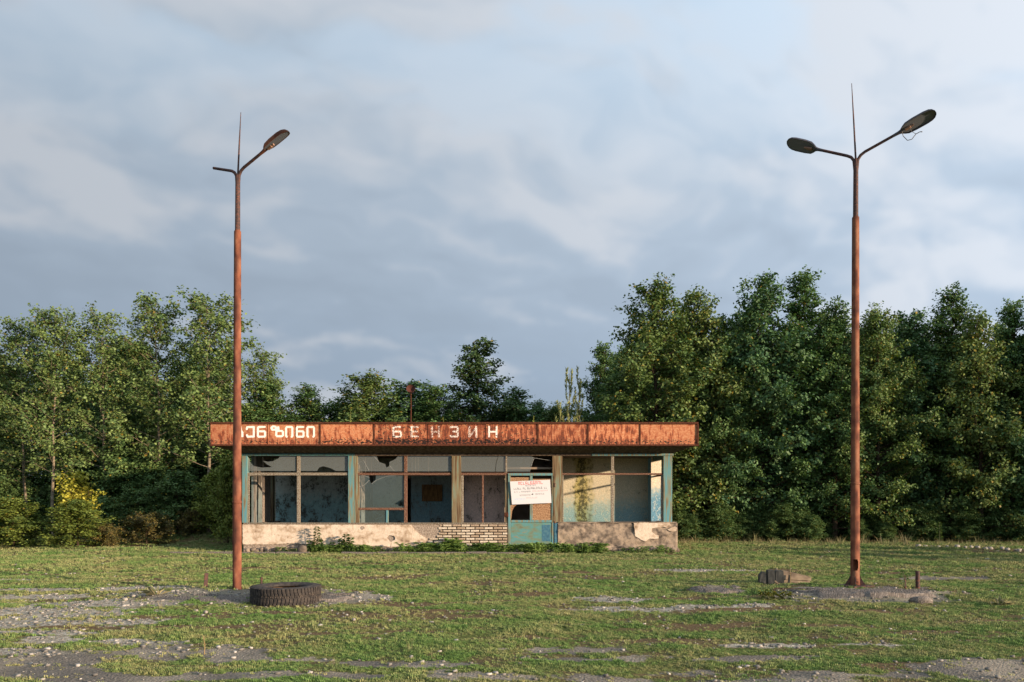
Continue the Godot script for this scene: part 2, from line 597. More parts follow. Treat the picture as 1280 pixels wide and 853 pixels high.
func build_grass() -> void:
	var m := mat("grass blades", Color.WHITE, 0.75)
	m.vertex_color_use_as_albedo = true
	m.backlight_enabled = true
	m.backlight = Color(0.5, 0.5, 0.5)
	var near_places := []
	var near_tints := []
	var far_places := []
	var far_tints := []
	rng.seed = 505
	var bands := [[6.2, 9.0, 2200.0, 0.62], [9.0, 12.5, 1350.0, 0.74], [12.5, 17.0, 760.0, 0.9], [17.0, 22.6, 400.0, 1.1], [22.6, 28.5, 210.0, 1.35]]
	for b in bands:
		var half: float = b[1] * 0.64 + 1.5
		var count := int((b[1] - b[0]) * 2.0 * half * b[2])
		for k in count:
			var z: float = -rng.randf_range(b[0], b[1])
			var x := rng.randf_range(-half, half)
			var kk := cell(x, z)
			var g := green[kk]
			var bush := 0.5 + 0.5 * soft_noise.get_noise_2d(x * 16.0, z * 16.0 + 70.0) * 1.6
			if rng.randf() > maxf(g * g * clampf(0.35 + bush * 0.9, 0.15, 1.0), 0.035 * smooth(0.1, 0.3, fine_noise.get_noise_2d(x * 9.0, z * 9.0) + 0.1)):
				continue
			if absf(x + 1.5) < 6.1 and z < FRONT + 0.05:
				continue
			var dry := clampf(0.32 + 0.7 * soft_noise.get_noise_2d(x * 5.0 + 90.0, z * 8.0) + 0.7 * fine_noise.get_noise_2d(x * 6.0, z * 7.0) + (1.0 - g) * 0.5 + rng.randf_range(-0.28, 0.28) + smooth(12.0, 22.0, -z) * 0.12, 0.0, 1.0)
			var c := lin(0.128, 0.225, 0.058).lerp(lin(0.31, 0.30, 0.13), dry)
			c = c * rng.randf_range(0.75, 1.25)
			var s: float = b[3] * rng.randf_range(0.6, 1.25) * (0.65 + 0.6 * bush)
			var tr := Transform3D(Basis(Vector3.UP, rng.randf() * TAU).scaled(Vector3(s, s * rng.randf_range(0.7, 1.2), s)), Vector3(x, ground_height(x, z) - 0.004, z))
			if k % 2:
				near_places.append(tr); near_tints.append(c)
			else:
				far_places.append(tr); far_tints.append(c)
	many("grass", tuft_mesh(m, 11, 0.041, 0.034, 1), near_places, near_tints, "short patchy grass covering the old lot")
	many("grass", tuft_mesh(m, 10, 0.03, 0.047, 2, 0.0065), far_places, far_tints, "low creeping grass covering the old lot")
	# dead leaves and broad clover among the blades are left to the texture; loose stones lie on the bare places
	var sm := mat("loose stones", Color.WHITE, 0.9)
	sm.vertex_color_use_as_albedo = true
	var sg := Geo.new()
	sg.stone(Vector3(0.026, 0.012, 0.021), fine_noise, Vector3(3, 1, 2), 0.45, 4, 6)
	var stones := []
	var tones := []
	for k in 110000:
		var z := -rng.randf_range(6.3, 24.0)
		var x := rng.randf_range(-1, 1) * (-z * 0.64 + 1.0)
		var kk := cell(x, z)
		if rng.randf() > bare_gravel[kk] * 0.95 + bare_asphalt[kk] * 0.13 + bare_dirt[kk] * 0.2 + 0.006:
			continue
		if absf(x + 1.5) < 6.1 and z < FRONT + 0.05:
			continue
		var s := 0.32 + pow(rng.randf(), 7.0) * 2.0
		stones.append(Transform3D(Basis.from_euler(Vector3(rng.randf_range(-0.3, 0.3), rng.randf() * TAU, 0)).scaled(Vector3.ONE * s), Vector3(x, ground_height(x, z) + 0.004 * s, z)))
		var e := lerpf(0.13, 0.42, pow(rng.randf(), 2.6))
		tones.append(lin(e, e * 0.94, e * 0.84))
	many("gravel", sg.mesh(sm), stones, tones, "pale loose gravel strewn over the bare patches")


# ------------------------------------------------------------------ trees
# Grows a skeleton and hangs leaves on its twigs. Returns {wood, crown}: two meshes about a base at the origin, one unit = one metre.
func grow(p: Dictionary) -> Dictionary:
	var r := RandomNumberGenerator.new()
	r.seed = p.seed
	var wood := Geo.new()
	var tall: float = p.tall
	var path := []
	var radii := []
	var off := Vector3.ZERO
	for k in 11:
		var t := k / 10.0
		off += Vector3(r.randf_range(-1, 1), 0, r.randf_range(-1, 1)) * tall * 0.008 * p.get("bend", 1.0)
		path.append(Vector3(off.x, tall * t * 0.97, off.z))
		radii.append(lerpf(p.girth, p.girth * 0.12, pow(t, 0.85)))
	wood.tube(path, radii, 7)
	var sprigs := []       # [place, outward direction, size]
	var count: int = p.limbs
	for b in count:
		var t: float = lerpf(p.low, 0.985, pow((b + r.randf()) / count, p.get("pack", 0.9)))
		var s := t * 10.0
		var j := mini(int(s), 9)
		var root: Vector3 = (path[j] as Vector3).lerp(path[j + 1], s - j)
		var az := b * 2.39996 + r.randf_range(-0.5, 0.5)
		var prof: float = p.profile.call((t - p.low) / (1.0 - p.low))
		var len: float = maxf(0.25, p.wide * prof * r.randf_range(0.7, 1.12))
		var rise: float = lerpf(p.rise_low, p.rise_top, t) + r.randf_range(-0.15, 0.15)
		var dir := Vector3(cos(az) * cos(rise), sin(rise), sin(az) * cos(rise))
		var limb := []
		var lr := []
		var at := root
		var steps := 5
		for k in steps + 1:
			limb.append(at)
			lr.append(lerpf(p.girth * 0.28 * (1.0 - t * 0.6), 0.006, float(k) / steps))
			dir = (dir + Vector3(r.randf_range(-1, 1), r.randf_range(-0.6, 1.0) * p.get("lift", 0.7), r.randf_range(-1, 1)) * 0.16).normalized()
			at += dir * len / steps
		wood.tube(limb, lr, 4, false)
		var subs := maxi(3, int(len * p.twigs))
		for q in subs:
			var f := lerpf(p.get("bare", 0.22), 1.0, (q + r.randf()) / subs)
			var fs := f * steps
			var fj := mini(int(fs), steps - 1)
			var o: Vector3 = (limb[fj] as Vector3).lerp(limb[fj + 1], fs - fj)
			var out := ((limb[steps] - limb[0]) as Vector3).normalized()
			var sd := (out * 0.5 + Vector3(r.randf_range(-1, 1), r.randf_range(-0.5, 0.9), r.randf_range(-1, 1))).normalized()
			var sl: float = p.get("twig", 0.55) * r.randf_range(0.5, 1.2) * (1.15 - 0.45 * f)
			wood.tube([o, o + sd * sl * 0.5 + Vector3(0, 0.02, 0), o + sd * sl], [0.008, 0.006, 0.003], 3, false)
			for z in 3:
				sprigs.append([o + sd * sl * (0.45 + 0.3 * z), (sd + out * 0.4).normalized(), r.randf_range(0.7, 1.2)])
	# leaves
	var v := PackedVector3Array()
	var n := PackedVector3Array()
	var c := PackedColorArray()
	var idx := PackedInt32Array()
	var per: int = p.leaves
	var size: float = p.leaf
	var puff: float = p.puff
	for sp in sprigs:
		var here: Vector3 = sp[0]
		var out: Vector3 = sp[1]
		var hue := clampf(0.5 + 0.9 * fine_noise.get_noise_3dv(here * 9.0 + Vector3(p.seed, 0, 0)) + r.randf_range(-0.22, 0.22), 0.0, 1.0)
		var base: Color = (p.dark as Color).lerp(p.pale, hue)
		for k in int(per * sp[2]):
			var o := Vector3(r.randf_range(-1, 1), r.randf_range(-0.75, 0.75), r.randf_range(-1, 1))
			o = o * (0.35 + 0.65 * r.randf()) * puff * sp[2]
			var q := here + o
			var nn := (Vector3(r.randf_range(-1, 1), r.randf_range(-0.3, 1.0), r.randf_range(-1, 1)) + out * 0.35 + Vector3(0, 0.25, 0)).normalized()
			var ax := (nn.cross(Vector3(r.randf_range(-1, 1), r.randf_range(-1, 1), r.randf_range(-1, 1)))).normalized()
			var side := nn.cross(ax)
			var l := size * r.randf_range(0.65, 1.3)
			var tone := r.randf_range(0.7, 1.3)
			var cc := base * tone
			if r.randf() < p.get("turned", 0.03):
				cc = Color(0.22, 0.17, 0.03) * tone
			var w := l * 0.36
			var e := v.size()
			v.append(q - ax * l * 0.5); v.append(q + side * w + nn * w * 0.25); v.append(q + ax * l * 0.5); v.append(q - side * w + nn * w * 0.25)
			n.append(nn); n.append((nn - side * 0.3).normalized()); n.append(nn); n.append((nn + side * 0.3).normalized())
			cc.a = 1.0
			c.append(cc); c.append(cc); c.append(cc); c.append(cc)
			idx.append(e); idx.append(e + 1); idx.append(e + 2); idx.append(e); idx.append(e + 2); idx.append(e + 3)
	var a := []
	a.resize(Mesh.ARRAY_MAX)
	a[Mesh.ARRAY_VERTEX] = v
	a[Mesh.ARRAY_NORMAL] = n
	a[Mesh.ARRAY_COLOR] = c
	a[Mesh.ARRAY_INDEX] = idx
	var crown := ArrayMesh.new()
	crown.add_surface_from_arrays(Mesh.PRIMITIVE_TRIANGLES, a)
	crown.surface_set_material(0, mats["leaves"])
	return {"wood": wood.mesh(p.bark), "crown": crown, "tall": tall}


func plant(shape: Dictionary, called: String, x: float, z: float, tall: float, turn: float, label: String, category: String, group: String, broad := 1.0, trunk := "trunk", crown := "crown") -> Node3D:
	var o := thing(called, Vector3(x, ground_height(x, z) - 0.05 if absf(x) < 23.0 and z > -36.5 else -0.05, z), label, category, group)
	part(trunk, shape.wood, o)
	part(crown, shape.crown, o)
	var s: float = tall / shape.tall
	o.basis = Basis(Vector3.UP, turn).scaled(Vector3(s * broad, s, s * broad))
	return o


func build_trees() -> void:
	var lm := mat("leaves", Color.WHITE, 0.55)
	lm.vertex_color_use_as_albedo = true
	lm.metallic_specular = 0.35
	lm.backlight_enabled = true
	lm.backlight = Color(0.62, 0.66, 0.4)
	var pale_bark := mat("pale bark", srgb(150, 142, 128), 0.9, ramp_tile(81, 0.03, [[0.0, srgb(120, 112, 100)], [0.5, srgb(205, 198, 185)], [0.8, srgb(245, 240, 230)], [1.0, srgb(255, 255, 250)]]), 1.2)
	var dark_bark := mat("dark bark", srgb(88, 76, 64), 0.95, ramp_tile(82, 0.03, [[0.0, srgb(110, 100, 90)], [1.0, srgb(255, 250, 240)]]), 1.5)
	var broad_profile := func(t: float) -> float: return (0.74 + 0.32 * sin(PI * clampf(t * 0.95 + 0.05, 0.0, 1.0))) * (1.0 - 0.84 * pow(t, 2.3))
	var slim_profile := func(t: float) -> float: return 0.35 + 0.65 * sin(PI * clampf(0.18 + t * 0.74, 0.0, 1.0)) * (1.0 - 0.25 * t)
	var cone_profile := func(t: float) -> float: return 1.0 - 0.86 * t
	var bush_profile := func(t: float) -> float: return 0.75 + 0.25 * sin(PI * t) - 0.35 * t
	var deep := lin(0.056, 0.122, 0.046)
	var olive := lin(0.128, 0.20, 0.062)
	var broad := []
	for k in 5:
		broad.append(grow({"seed": 100 + k, "tall": 9.5, "girth": 0.13, "low": 0.05, "limbs": [84, 92, 80, 96, 76][k], "wide": [2.6, 2.2, 2.5, 2.0, 2.7][k], "rise_low": -0.02, "rise_top": [1.0, 1.1, 0.9, 1.05, 0.95][k], "twigs": 6.2, "twig": [0.6, 0.5, 0.65, 0.5, 0.7][k], "leaves": [15, 15, 14, 16, 11][k], "leaf": [0.11, 0.1, 0.125, 0.095, 0.13][k], "puff": [0.27, 0.24, 0.28, 0.23, 0.32][k], "profile": broad_profile, "bark": dark_bark,
			"dark": [lin(0.068, 0.13, 0.042), deep, lin(0.052, 0.118, 0.052), lin(0.06, 0.13, 0.046), lin(0.08, 0.14, 0.045)][k], "pale": [lin(0.155, 0.21, 0.06), olive, lin(0.108, 0.185, 0.07), lin(0.12, 0.2, 0.062), lin(0.175, 0.22, 0.065)][k], "lift": 0.8, "turned": [0.05, 0.015, 0.01, 0.02, 0.06][k]}))
	var slim := []
	for k in 3:
		slim.append(grow({"seed": 200 + k, "tall": 9.0, "girth": 0.072, "low": 0.26, "limbs": 52, "wide": [1.75, 1.6, 1.9][k], "rise_low": 0.2, "rise_top": 0.9, "twigs": 6.0, "twig": 0.5, "leaves": 10, "leaf": 0.105, "puff": 0.27, "profile": slim_profile, "bark": pale_bark, "dark": lin(0.078, 0.145, 0.05), "pale": lin(0.185, 0.245, 0.075), "pack": 0.8}))
	var cone: Dictionary = grow({"seed": 300, "tall": 8.5, "girth": 0.13, "low": 0.08, "limbs": 80, "wide": 2.4, "rise_low": 0.25, "rise_top": 0.8, "twigs": 6.0, "twig": 0.4, "leaves": 16, "leaf": 0.1, "puff": 0.22, "profile": cone_profile, "bark": dark_bark, "dark": lin(0.045, 0.09, 0.036), "pale": lin(0.085, 0.14, 0.05)})
	var bush := []
	for k in 3:
		bush.append(grow({"seed": 400 + k, "tall": 2.4, "girth": 0.035, "low": 0.04, "limbs": 46, "wide": [1.35, 1.2, 1.1][k], "rise_low": 0.35, "rise_top": 1.25, "twigs": 10.0, "twig": 0.3, "leaves": 12, "leaf": 0.075, "puff": 0.17, "profile": bush_profile, "bark": dark_bark, "dark": [lin(0.09, 0.135, 0.03), lin(0.058, 0.115, 0.04), lin(0.09, 0.145, 0.03)][k], "pale": [lin(0.2, 0.25, 0.05), lin(0.12, 0.185, 0.06), lin(0.24, 0.27, 0.055)][k]}))
	var golden: Dictionary = grow({"seed": 410, "tall": 1.7, "girth": 0.03, "low": 0.15, "limbs": 26, "wide": 0.75, "rise_low": 0.6, "rise_top": 1.3, "twigs": 11.0, "twig": 0.28, "leaves": 10, "leaf": 0.07, "puff": 0.15, "profile": bush_profile, "bark": dark_bark, "dark": lin(0.26, 0.27, 0.035), "pale": lin(0.42, 0.38, 0.055)})
	var bramble: Dictionary = grow({"seed": 420, "tall": 1.1, "girth": 0.02, "low": 0.05, "limbs": 36, "wide": 1.0, "rise_low": 0.2, "rise_top": 1.0, "twigs": 11.0, "twig": 0.26, "leaves": 10, "leaf": 0.06, "puff": 0.15, "profile": bush_profile, "bark": dark_bark, "dark": lin(0.06, 0.07, 0.022), "pale": lin(0.17, 0.13, 0.05), "turned": 0.12})

	var g := "broad dark trees right of the kiosk"
	var row := [
		[4.14, -31.5, 6.85, 3, 0.90, "low tree spilling left over the roof beside the pale spires"],
		[5.28, -29.8, 9.43, 0, 1.05, "leafy olive tree with the first high peak right of the roof"],
		[6.73, -30.6, 9.22, 4, 0.95, "lighter tree with a rounded second peak right of the roof"],
		[7.83, -30.0, 8.14, 1, 0.95, "dark tree filling the dip between the olive tree and the tall pair"],
		[9.20, -30.2, 9.65, 2, 1.00, "tall bluish tree, left one of the pair left of the right lamp post"],
		[10.89, -30.4, 10.02, 3, 1.10, "tallest broad tree, right one of the pair left of the right lamp post"],
		[11.62, -29.4, 8.64, 1, 0.95, "dark tree right behind the right lamp post"],
		[13.02, -29.2, 8.32, 0, 0.95, "first lower olive tree right of the right lamp post"],
		[14.70, -30.2, 8.38, 2, 0.95, "bluish tree in the dip right of the right lamp post"],
		[15.74, -29.6, 9.10, 1, 1.05, "pointed dark tree, highest right of the right lamp post"],
		[16.32, -28.6, 7.91, 4, 0.90, "lighter low tree next to the pointed one near the right edge"],
		[17.56, -29.0, 8.52, 3, 1.00, "broad tree cut by the right edge of the picture"],
		[18.53, -28.4, 8.24, 2, 1.00, "bluish tree just past the right edge of the picture"],
		[19.63, -27.8, 8.31, 0, 1.10, "olive tree farthest past the right edge of the wood"]]
	for k in row.size():
		var a: Array = row[k]
		plant(broad[a[3]], "broadleaf_tree", a[0], a[1], a[2], k * 1.9 + 0.4, a[5], "tree", g, a[4])
	g = "slender pale trunked trees left of the kiosk"
	row = [
		[-20.4, -30.8, 8.17, 1, 1.1, "slender tree at the far left edge of the picture"],
		[-18.7, -31.4, 8.17, 0, 1.1, "second slender tree from the left edge, with a rounded airy top"],
		[-17.0, -30.4, 8.36, 2, 1.1, "third slender tree from the left edge, its pale trunk above the yellow bush"],
		[-15.5, -31.0, 8.36, 1, 1.1, "fourth slender tree from the left edge, with a thin pale stem"],
		[-13.6, -31.6, 9.03, 0, 1.15, "fifth slender tree from the left edge, tall with a twiggy tip"],
		[-11.5, -31.2, 9.03, 2, 1.2, "tall slender tree with an open crown behind the left lamp post"],
		[-9.9, -32.6, 7.22, 1, 1.1, "lower slender tree between the left lamp post and the kiosk roof"]]
	for k in row.size():
		var a: Array = row[k]
		plant(slim[a[3]], "slender_tree", a[0], a[1], a[2], k * 2.3 + 1.0, a[5], "tree", g, a[4])
	g = "low trees behind the kiosk roof"
	row = [
		[-9.6, -32.6, 6.1, 3, 1.69, "low round tree behind the roof's left end"],
		[-7.9, -33.0, 6.0, 1, 1.82, "low bright tree behind the Georgian letters"],
		[-5.6, -32.4, 6.5, 0, 1.62, "loose pale topped tree between the Georgian letters and the roof post"],
		[-4.2, -33.4, 6.3, 2, 1.76, "bushy tree right behind the rusty roof post"],
		[-2.8, -32.4, 6.0, 3, 1.76, "low tree between the roof post and the dark cone"],
		[0.35, -32.8, 5.9, 1, 1.76, "low tree just right of the dark cone"],
		[1.9, -33.4, 5.3, 0, 1.56, "lowest tree behind the roof, left of the spiky pale shrub"]]
	for k in row.size():
		var a: Array = row[k]
		plant(broad[a[3]], "low_tree", a[0], a[1], a[2], k * 1.3, a[5], "tree", g, a[4])
	row = [[-6.9, -33.8, 5.6, 2, 1.75, "low tree filling the gap behind the plain fascia panel"], [-0.6, -34.2, 5.4, 3, 1.75, "low tree filling the gap at the dark cone's foot"], [1.2, -34.4, 5.3, 2, 1.62, "low tree half hidden right of the dark cone"]]
	for k in row.size():
		var a: Array = row[k]
		plant(broad[a[3]], "low_tree", a[0], a[1], a[2], k * 2.1 + 0.7, a[5], "tree", g, a[4])
	plant(cone, "cone_tree", -1.33, -32.8, 7.9, 0.7, "dark cone shaped tree standing above the middle of the roof", "tree", "", 1.4)
	row = [
		[-17.2, -26.4, 1.4, 1, 1.8, "green bush at the left edge below the slender trees"],
		[-15.4, -25.4, 1.3, 0, 2.1, "wide green bush left of the yellow topped one"],
		[-13.4, -25.3, 1.25, 0, 2.2, "big rounded green bush below the yellow spray"],
		[-13.0, -28.2, 1.5, 1, 1.7, "dark green bush behind the brown bramble"],
		[-11.6, -28.4, 1.9, 1, 1.5, "tall green bush between the bramble and the left lamp post"],
		[-10.2, -28.0, 1.9, 2, 1.3, "green bush right behind the left lamp post"],
		[-9.2, -26.6, 2.5, 2, 0.7, "yellowish sapling bush beside the kiosk's left end"]]
	for k in row.size():
		var a: Array = row[k]
		plant(bush[a[3]], "bush", a[0], a[1], a[2], k * 1.7, a[5], "bush", "bushes along the left wood edge", a[4], "stem")
	plant(golden, "golden_shrub", -13.9, -26.0, 2.0, 0.0, "bright yellow green shrub rising out of the rounded bush", "shrub", "", 1.15, "stem")
	plant(bramble, "bramble", -11.7, -26.3, 0.8, 0.0, "reddish brown bramble left of the bank", "bramble", "low brambles", 1.5, "stem")
	plant(bramble, "bramble", -12.6, -25.6, 0.55, 2.0, "low yellowing bramble at the foot of the big bush", "bramble", "low brambles", 1.1, "stem")
	plant(bramble, "bramble", -10.9, -27.9, 0.7, 4.0, "low bramble at the top of the bank", "bramble", "low brambles", 1.0, "stem")
	# shrubs past the right edge whose long shadows lie across the grass in front of the wood
	row = [[17.2, -17.2, 1.7, "shrub past the right edge, nearest the camera"], [18.3, -18.6, 2.0, "middle shrub past the right edge of the lot"], [19.6, -20.2, 1.8, "shrub past the right edge, nearest the wood"]]
	for k in row.size():
		plant(bush[k], "bush", row[k][0], row[k][1], row[k][2], k * 2.0, row[k][3], "bush", "shrubs past the right edge", 1.2, "stem")
	# the wood behind, one mass
	rng.seed = 77
	for kind in 3:
		var shape: Dictionary = [broad[1], slim[1], broad[3]][kind]
		var g1: Mesh = shape.crown
		var places := []
		var trunks := []
		for k in 80:
			var z := rng.randf_range(-33.5, -52.0)
			var x := rng.randf_range(-0.95, 0.95) * -z
			var u := 640.0 + x * LENS / -z
			var d := -z
			var top := 8.3
			if u > 285.0 and u < 745.0:
				if d < 37.0: continue
				top = (620.0 - 492.0) * d / LENS + EYE - 0.3
				if u > 690.0: top = (620.0 - 535.0) * d / LENS + EYE
			elif u <= 285.0:
				top = minf(9.5, (620.0 - 425.0) * d / LENS + EYE)
			else:
				top = minf(10.5, (620.0 - 395.0) * d / LENS + EYE)
			var s: float = top * rng.randf_range(0.85, 1.0) / shape.tall
			places.append(Transform3D(Basis(Vector3.UP, rng.randf() * TAU).scaled(Vector3(s * 1.05, s, s * 1.05)), Vector3(x, -0.05, z)))
		var tints := []
		for k in places.size():
			tints.append(Color(1, 1, 1) * rng.randf_range(0.85, 1.1))
		many("woodland_crowns", g1, places, tints, "mass of foliage deep in the wood behind")
		many("woodland_trunks", shape.wood, places, [], "trunks deep in the wood behind")
	# undergrowth that closes the wood's foot
	var under := []
	var ut := []
	for k in 130:
		var x := rng.randf_range(-24.0, 25.0)
		var z := rng.randf_range(-31.0, -36.0)
		if x > -8.5 and x < 4.5: z -= 2.0
		var s := rng.randf_range(0.8, 1.35) * (0.7 if x > 4.0 else 1.0)
		under.append(Transform3D(Basis(Vector3.UP, rng.randf() * TAU).scaled(Vector3(s * 1.3, s, s * 1.3)), Vector3(x, -0.05, z)))
		ut.append(Color(1, 1, 1) * rng.randf_range(0.9, 1.1))
	for k in 80:
		var x := rng.randf_range(4.6, 22.0)
		var s := rng.randf_range(0.22, 0.5)
		under.append(Transform3D(Basis(Vector3.UP, rng.randf() * TAU).scaled(Vector3(s * 1.6, s, s * 1.6)), Vector3(x, -0.03, -28.6 - rng.randf() * 2.0 + (x - 5.0) * 0.07)))
		ut.append(Color(1, 1, 1) * rng.randf_range(0.9, 1.1))
	many("undergrowth", bush[1].crown, under, ut, "dark undergrowth at the foot of the wood")


# ------------------------------------------------------------------ the kiosk
# In the kiosk's own axes: x as in the world, y up, w metres behind the front face.
const KX := -1.55
var kiosk: Node3D

func fx(u: float) -> float:                  # across the front face
	return (u - 640.0) * -FRONT / LENS

func fy(v: float) -> float:                  # up the front face
	return EYE + (620.0 - v) * -FRONT / LENS

func bar(called: String, m: Material, x0: float, x1: float, y0: float, y1: float, w0: float, w1: float, parent: Node3D = null, bevel := 0.006) -> MeshInstance3D:
	var g := Geo.new()
	g.box(Vector3(x1 - x0, y1 - y0, w1 - w0), bevel)
	var p := Vector3((x0 + x1) * 0.5 - KX, (y0 + y1) * 0.5, -(w0 + w1) * 0.5)
	if parent == null: parent = kiosk
	elif parent != kiosk: p -= parent.position
	return part(called, g.mesh(m), parent, p)

# a slab whose front carries a picture from corner to corner
func pictured(called: String, m: Material, x0: float, x1: float, y0: float, y1: float, w0: float, w1: float, u0 := 0.0, u1 := 1.0) -> MeshInstance3D:
	var g := Geo.new()
	var a := Vector3(x0 - KX, y0, -w0)
	var b := Vector3(x1 - KX, y1, -w1)
	var q := func(x: float, y: float, z: float) -> Vector3: return Vector3(x, y, z)
	var back := [Vector2(u0, 0.98), Vector2(u0, 0.97), Vector2(u0 + 0.01, 0.97), Vector2(u0 + 0.01, 0.98)]
	g.quad(q.call(a.x, a.y, a.z), q.call(a.x, b.y, a.z), q.call(b.x, b.y, a.z), q.call(b.x, a.y, a.z), [Vector2(u0, 1), Vector2(u0, 0), Vector2(u1, 0), Vector2(u1, 1)])
	g.quad(q.call(b.x, a.y, b.z), q.call(b.x, b.y, b.z), q.call(a.x, b.y, b.z), q.call(a.x, a.y, b.z), back)
	g.quad(q.call(a.x, a.y, b.z), q.call(a.x, b.y, b.z), q.call(a.x, b.y, a.z), q.call(a.x, a.y, a.z), back)
	g.quad(q.call(b.x, a.y, a.z), q.call(b.x, b.y, a.z), q.call(b.x, b.y, b.z), q.call(b.x, a.y, b.z), back)
	g.quad(q.call(a.x, b.y, a.z), q.call(a.x, b.y, b.z), q.call(b.x, b.y, b.z), q.call(b.x, b.y, a.z), back)
	g.quad(q.call(a.x, a.y, b.z), q.call(a.x, a.y, a.z), q.call(b.x, a.y, a.z), q.call(b.x, a.y, b.z), back)
	return part(called, g.mesh(m), kiosk)

# an outline given as it stands in the photograph, on the plane w behind the front face
func sheet(called: String, m: Material, pts: Array, w: float, deep: float, parent: Node3D = null, ragged := 0.0) -> MeshInstance3D:
	var d := -FRONT + w
	var o := PackedVector2Array()
	for k in pts.size():
		var p: Vector2 = pts[k]
		var q: Vector2 = pts[(k + 1) % pts.size()]
		var steps := 1 if ragged <= 0.0 else maxi(1, int(p.distance_to(q) / 1.6))
		for s in steps:
			var e := p.lerp(q, float(s) / steps)
			if ragged > 0.0:
				e += Vector2(fine_noise.get_noise_2d(e.x * 60.0, e.y * 60.0), fine_noise.get_noise_2d(e.y * 60.0, e.x * 60.0 + 50.0)) * ragged * 2.0
			o.append(Vector2((e.x - 640.0) * d / LENS - KX, EYE + (620.0 - e.y) * d / LENS))
	if Geometry2D.is_polygon_clockwise(o): o.reverse()
	var g := Geo.new()
	g.slab(o, -w, deep)
	return part(called, g.mesh(m), parent if parent else kiosk)

func zoomed(pts: Array, at: Vector2, times: float) -> Array:
	return pts.map(func(p): return at + Vector2(p[0], p[1]) / times)

func ring(cu: float, cv: float, ru: float, rv: float) -> Array:
	var o := []
	for k in 12:
		o.append(Vector2(cu + cos(TAU * k / 12) * ru * (1.0 + 0.15 * sin(k * 2.3)), cv + sin(TAU * k / 12) * rv * (1.0 + 0.15 * cos(k * 1.7))))
	return o


# strokes of the painted letters: box in the photograph, then polylines in that box
const GLYPH := {
	"ban": [[[0.15, 0.0], [0.75, 0.0], [0.8, 0.3], [0.3, 0.42]], [[0.1, 0.45], [0.9, 0.45], [1, 0.6], [1, 0.95], [0.1, 1], [0.0, 0.8]]],
	"en": [[[0.0, 0.24], [0.06, 0.06], [0.25, 0.03], [0.98, 0.03], [0.98, 0.98], [0.12, 1.0], [0.02, 0.84]]],
	"nar": [[[0.95, 0.02], [0.12, 0.02], [0.0, 0.12], [0.0, 0.9], [0.1, 1.0], [0.9, 1.0], [1.0, 0.9], [1.0, 0.56], [0.9, 0.46], [0.08, 0.46]]],
	"zen": [[[0.02, 0.12], [0.16, 0.0], [0.36, 0.04], [0.42, 0.2], [0.32, 0.34], [0.1, 0.34], [0.02, 0.2], [0.02, 0.12]], [[0.42, 0.2], [0.6, 0.1], [0.62, 0.28], [0.44, 0.46], [0.42, 0.88], [0.52, 1.0], [0.9, 1.0], [1.0, 0.9], [1.0, 0.58], [0.9, 0.46], [0.44, 0.46]]],
	"in": [[[0.1, 1.0], [0.0, 0.9], [0.0, 0.14], [0.12, 0.02], [0.88, 0.02], [1.0, 0.14], [1.0, 0.9], [0.9, 1.0]]],
	"be": [[[0.9, 0.02], [0.2, 0.02], [0.0, 0.14], [0.0, 0.9], [0.1, 1.0], [0.9, 1.0], [1.0, 0.88], [1.0, 0.6], [0.9, 0.48], [0.06, 0.48]]],
	"ye": [[[0.95, 0.02], [0.0, 0.02], [0.0, 0.98], [0.95, 0.98]], [[0.0, 0.48], [0.8, 0.48]]],
	"en_cyr": [[[0.0, 0.0], [0.0, 1.0]], [[1.0, 0.0], [1.0, 1.0]], [[0.0, 0.5], [1.0, 0.5]]],
	"ze": [[[0.0, 0.08], [0.1, 0.02], [0.9, 0.02], [1.0, 0.12], [1.0, 0.4], [0.85, 0.48], [0.35, 0.48]], [[0.85, 0.48], [1.0, 0.58], [1.0, 0.88], [0.9, 0.98], [0.1, 0.98], [0.0, 0.9]]],
	"i": [[[0.0, 0.0], [0.0, 1.0], [1.0, 0.1]], [[1.0, 0.0], [1.0, 1.0]]]}
const WORDS := [["ban", 293, 303, 0.15], ["en", 308.5, 317.5, 0.1], ["nar", 322.5, 331.5, 0.1], ["zen", 338.5, 353.5, 0.1], ["in", 357.5, 365.5, 0.12], ["nar", 370.5, 379, 0.1], ["in", 384, 392.5, 0.12],
	["be", 491.5, 501, 0.42], ["ye", 514.5, 523, 0.62], ["en_cyr", 539.8, 548.3, 0.72], ["ze", 563.2, 572, 0.5], ["i", 586.8, 595.6, 0.66], ["en_cyr", 611, 620.5, 0.3]]
const JOINTS := [263.0, 334.0, 369.0, 400.0, 467.5, 534.0, 607.0, 672.5, 735.0, 800.0, 872.0]
const RUSTED := [0.42, 0.38, 0.36, 0.38, 0.62, 0.74, 0.68, 0.6, 0.52, 0.34]
const HOLED := [0.25, 0.15, 0.1, 0.55, 0.9, 0.8, 0.75, 0.3, 0.35, 0.3]


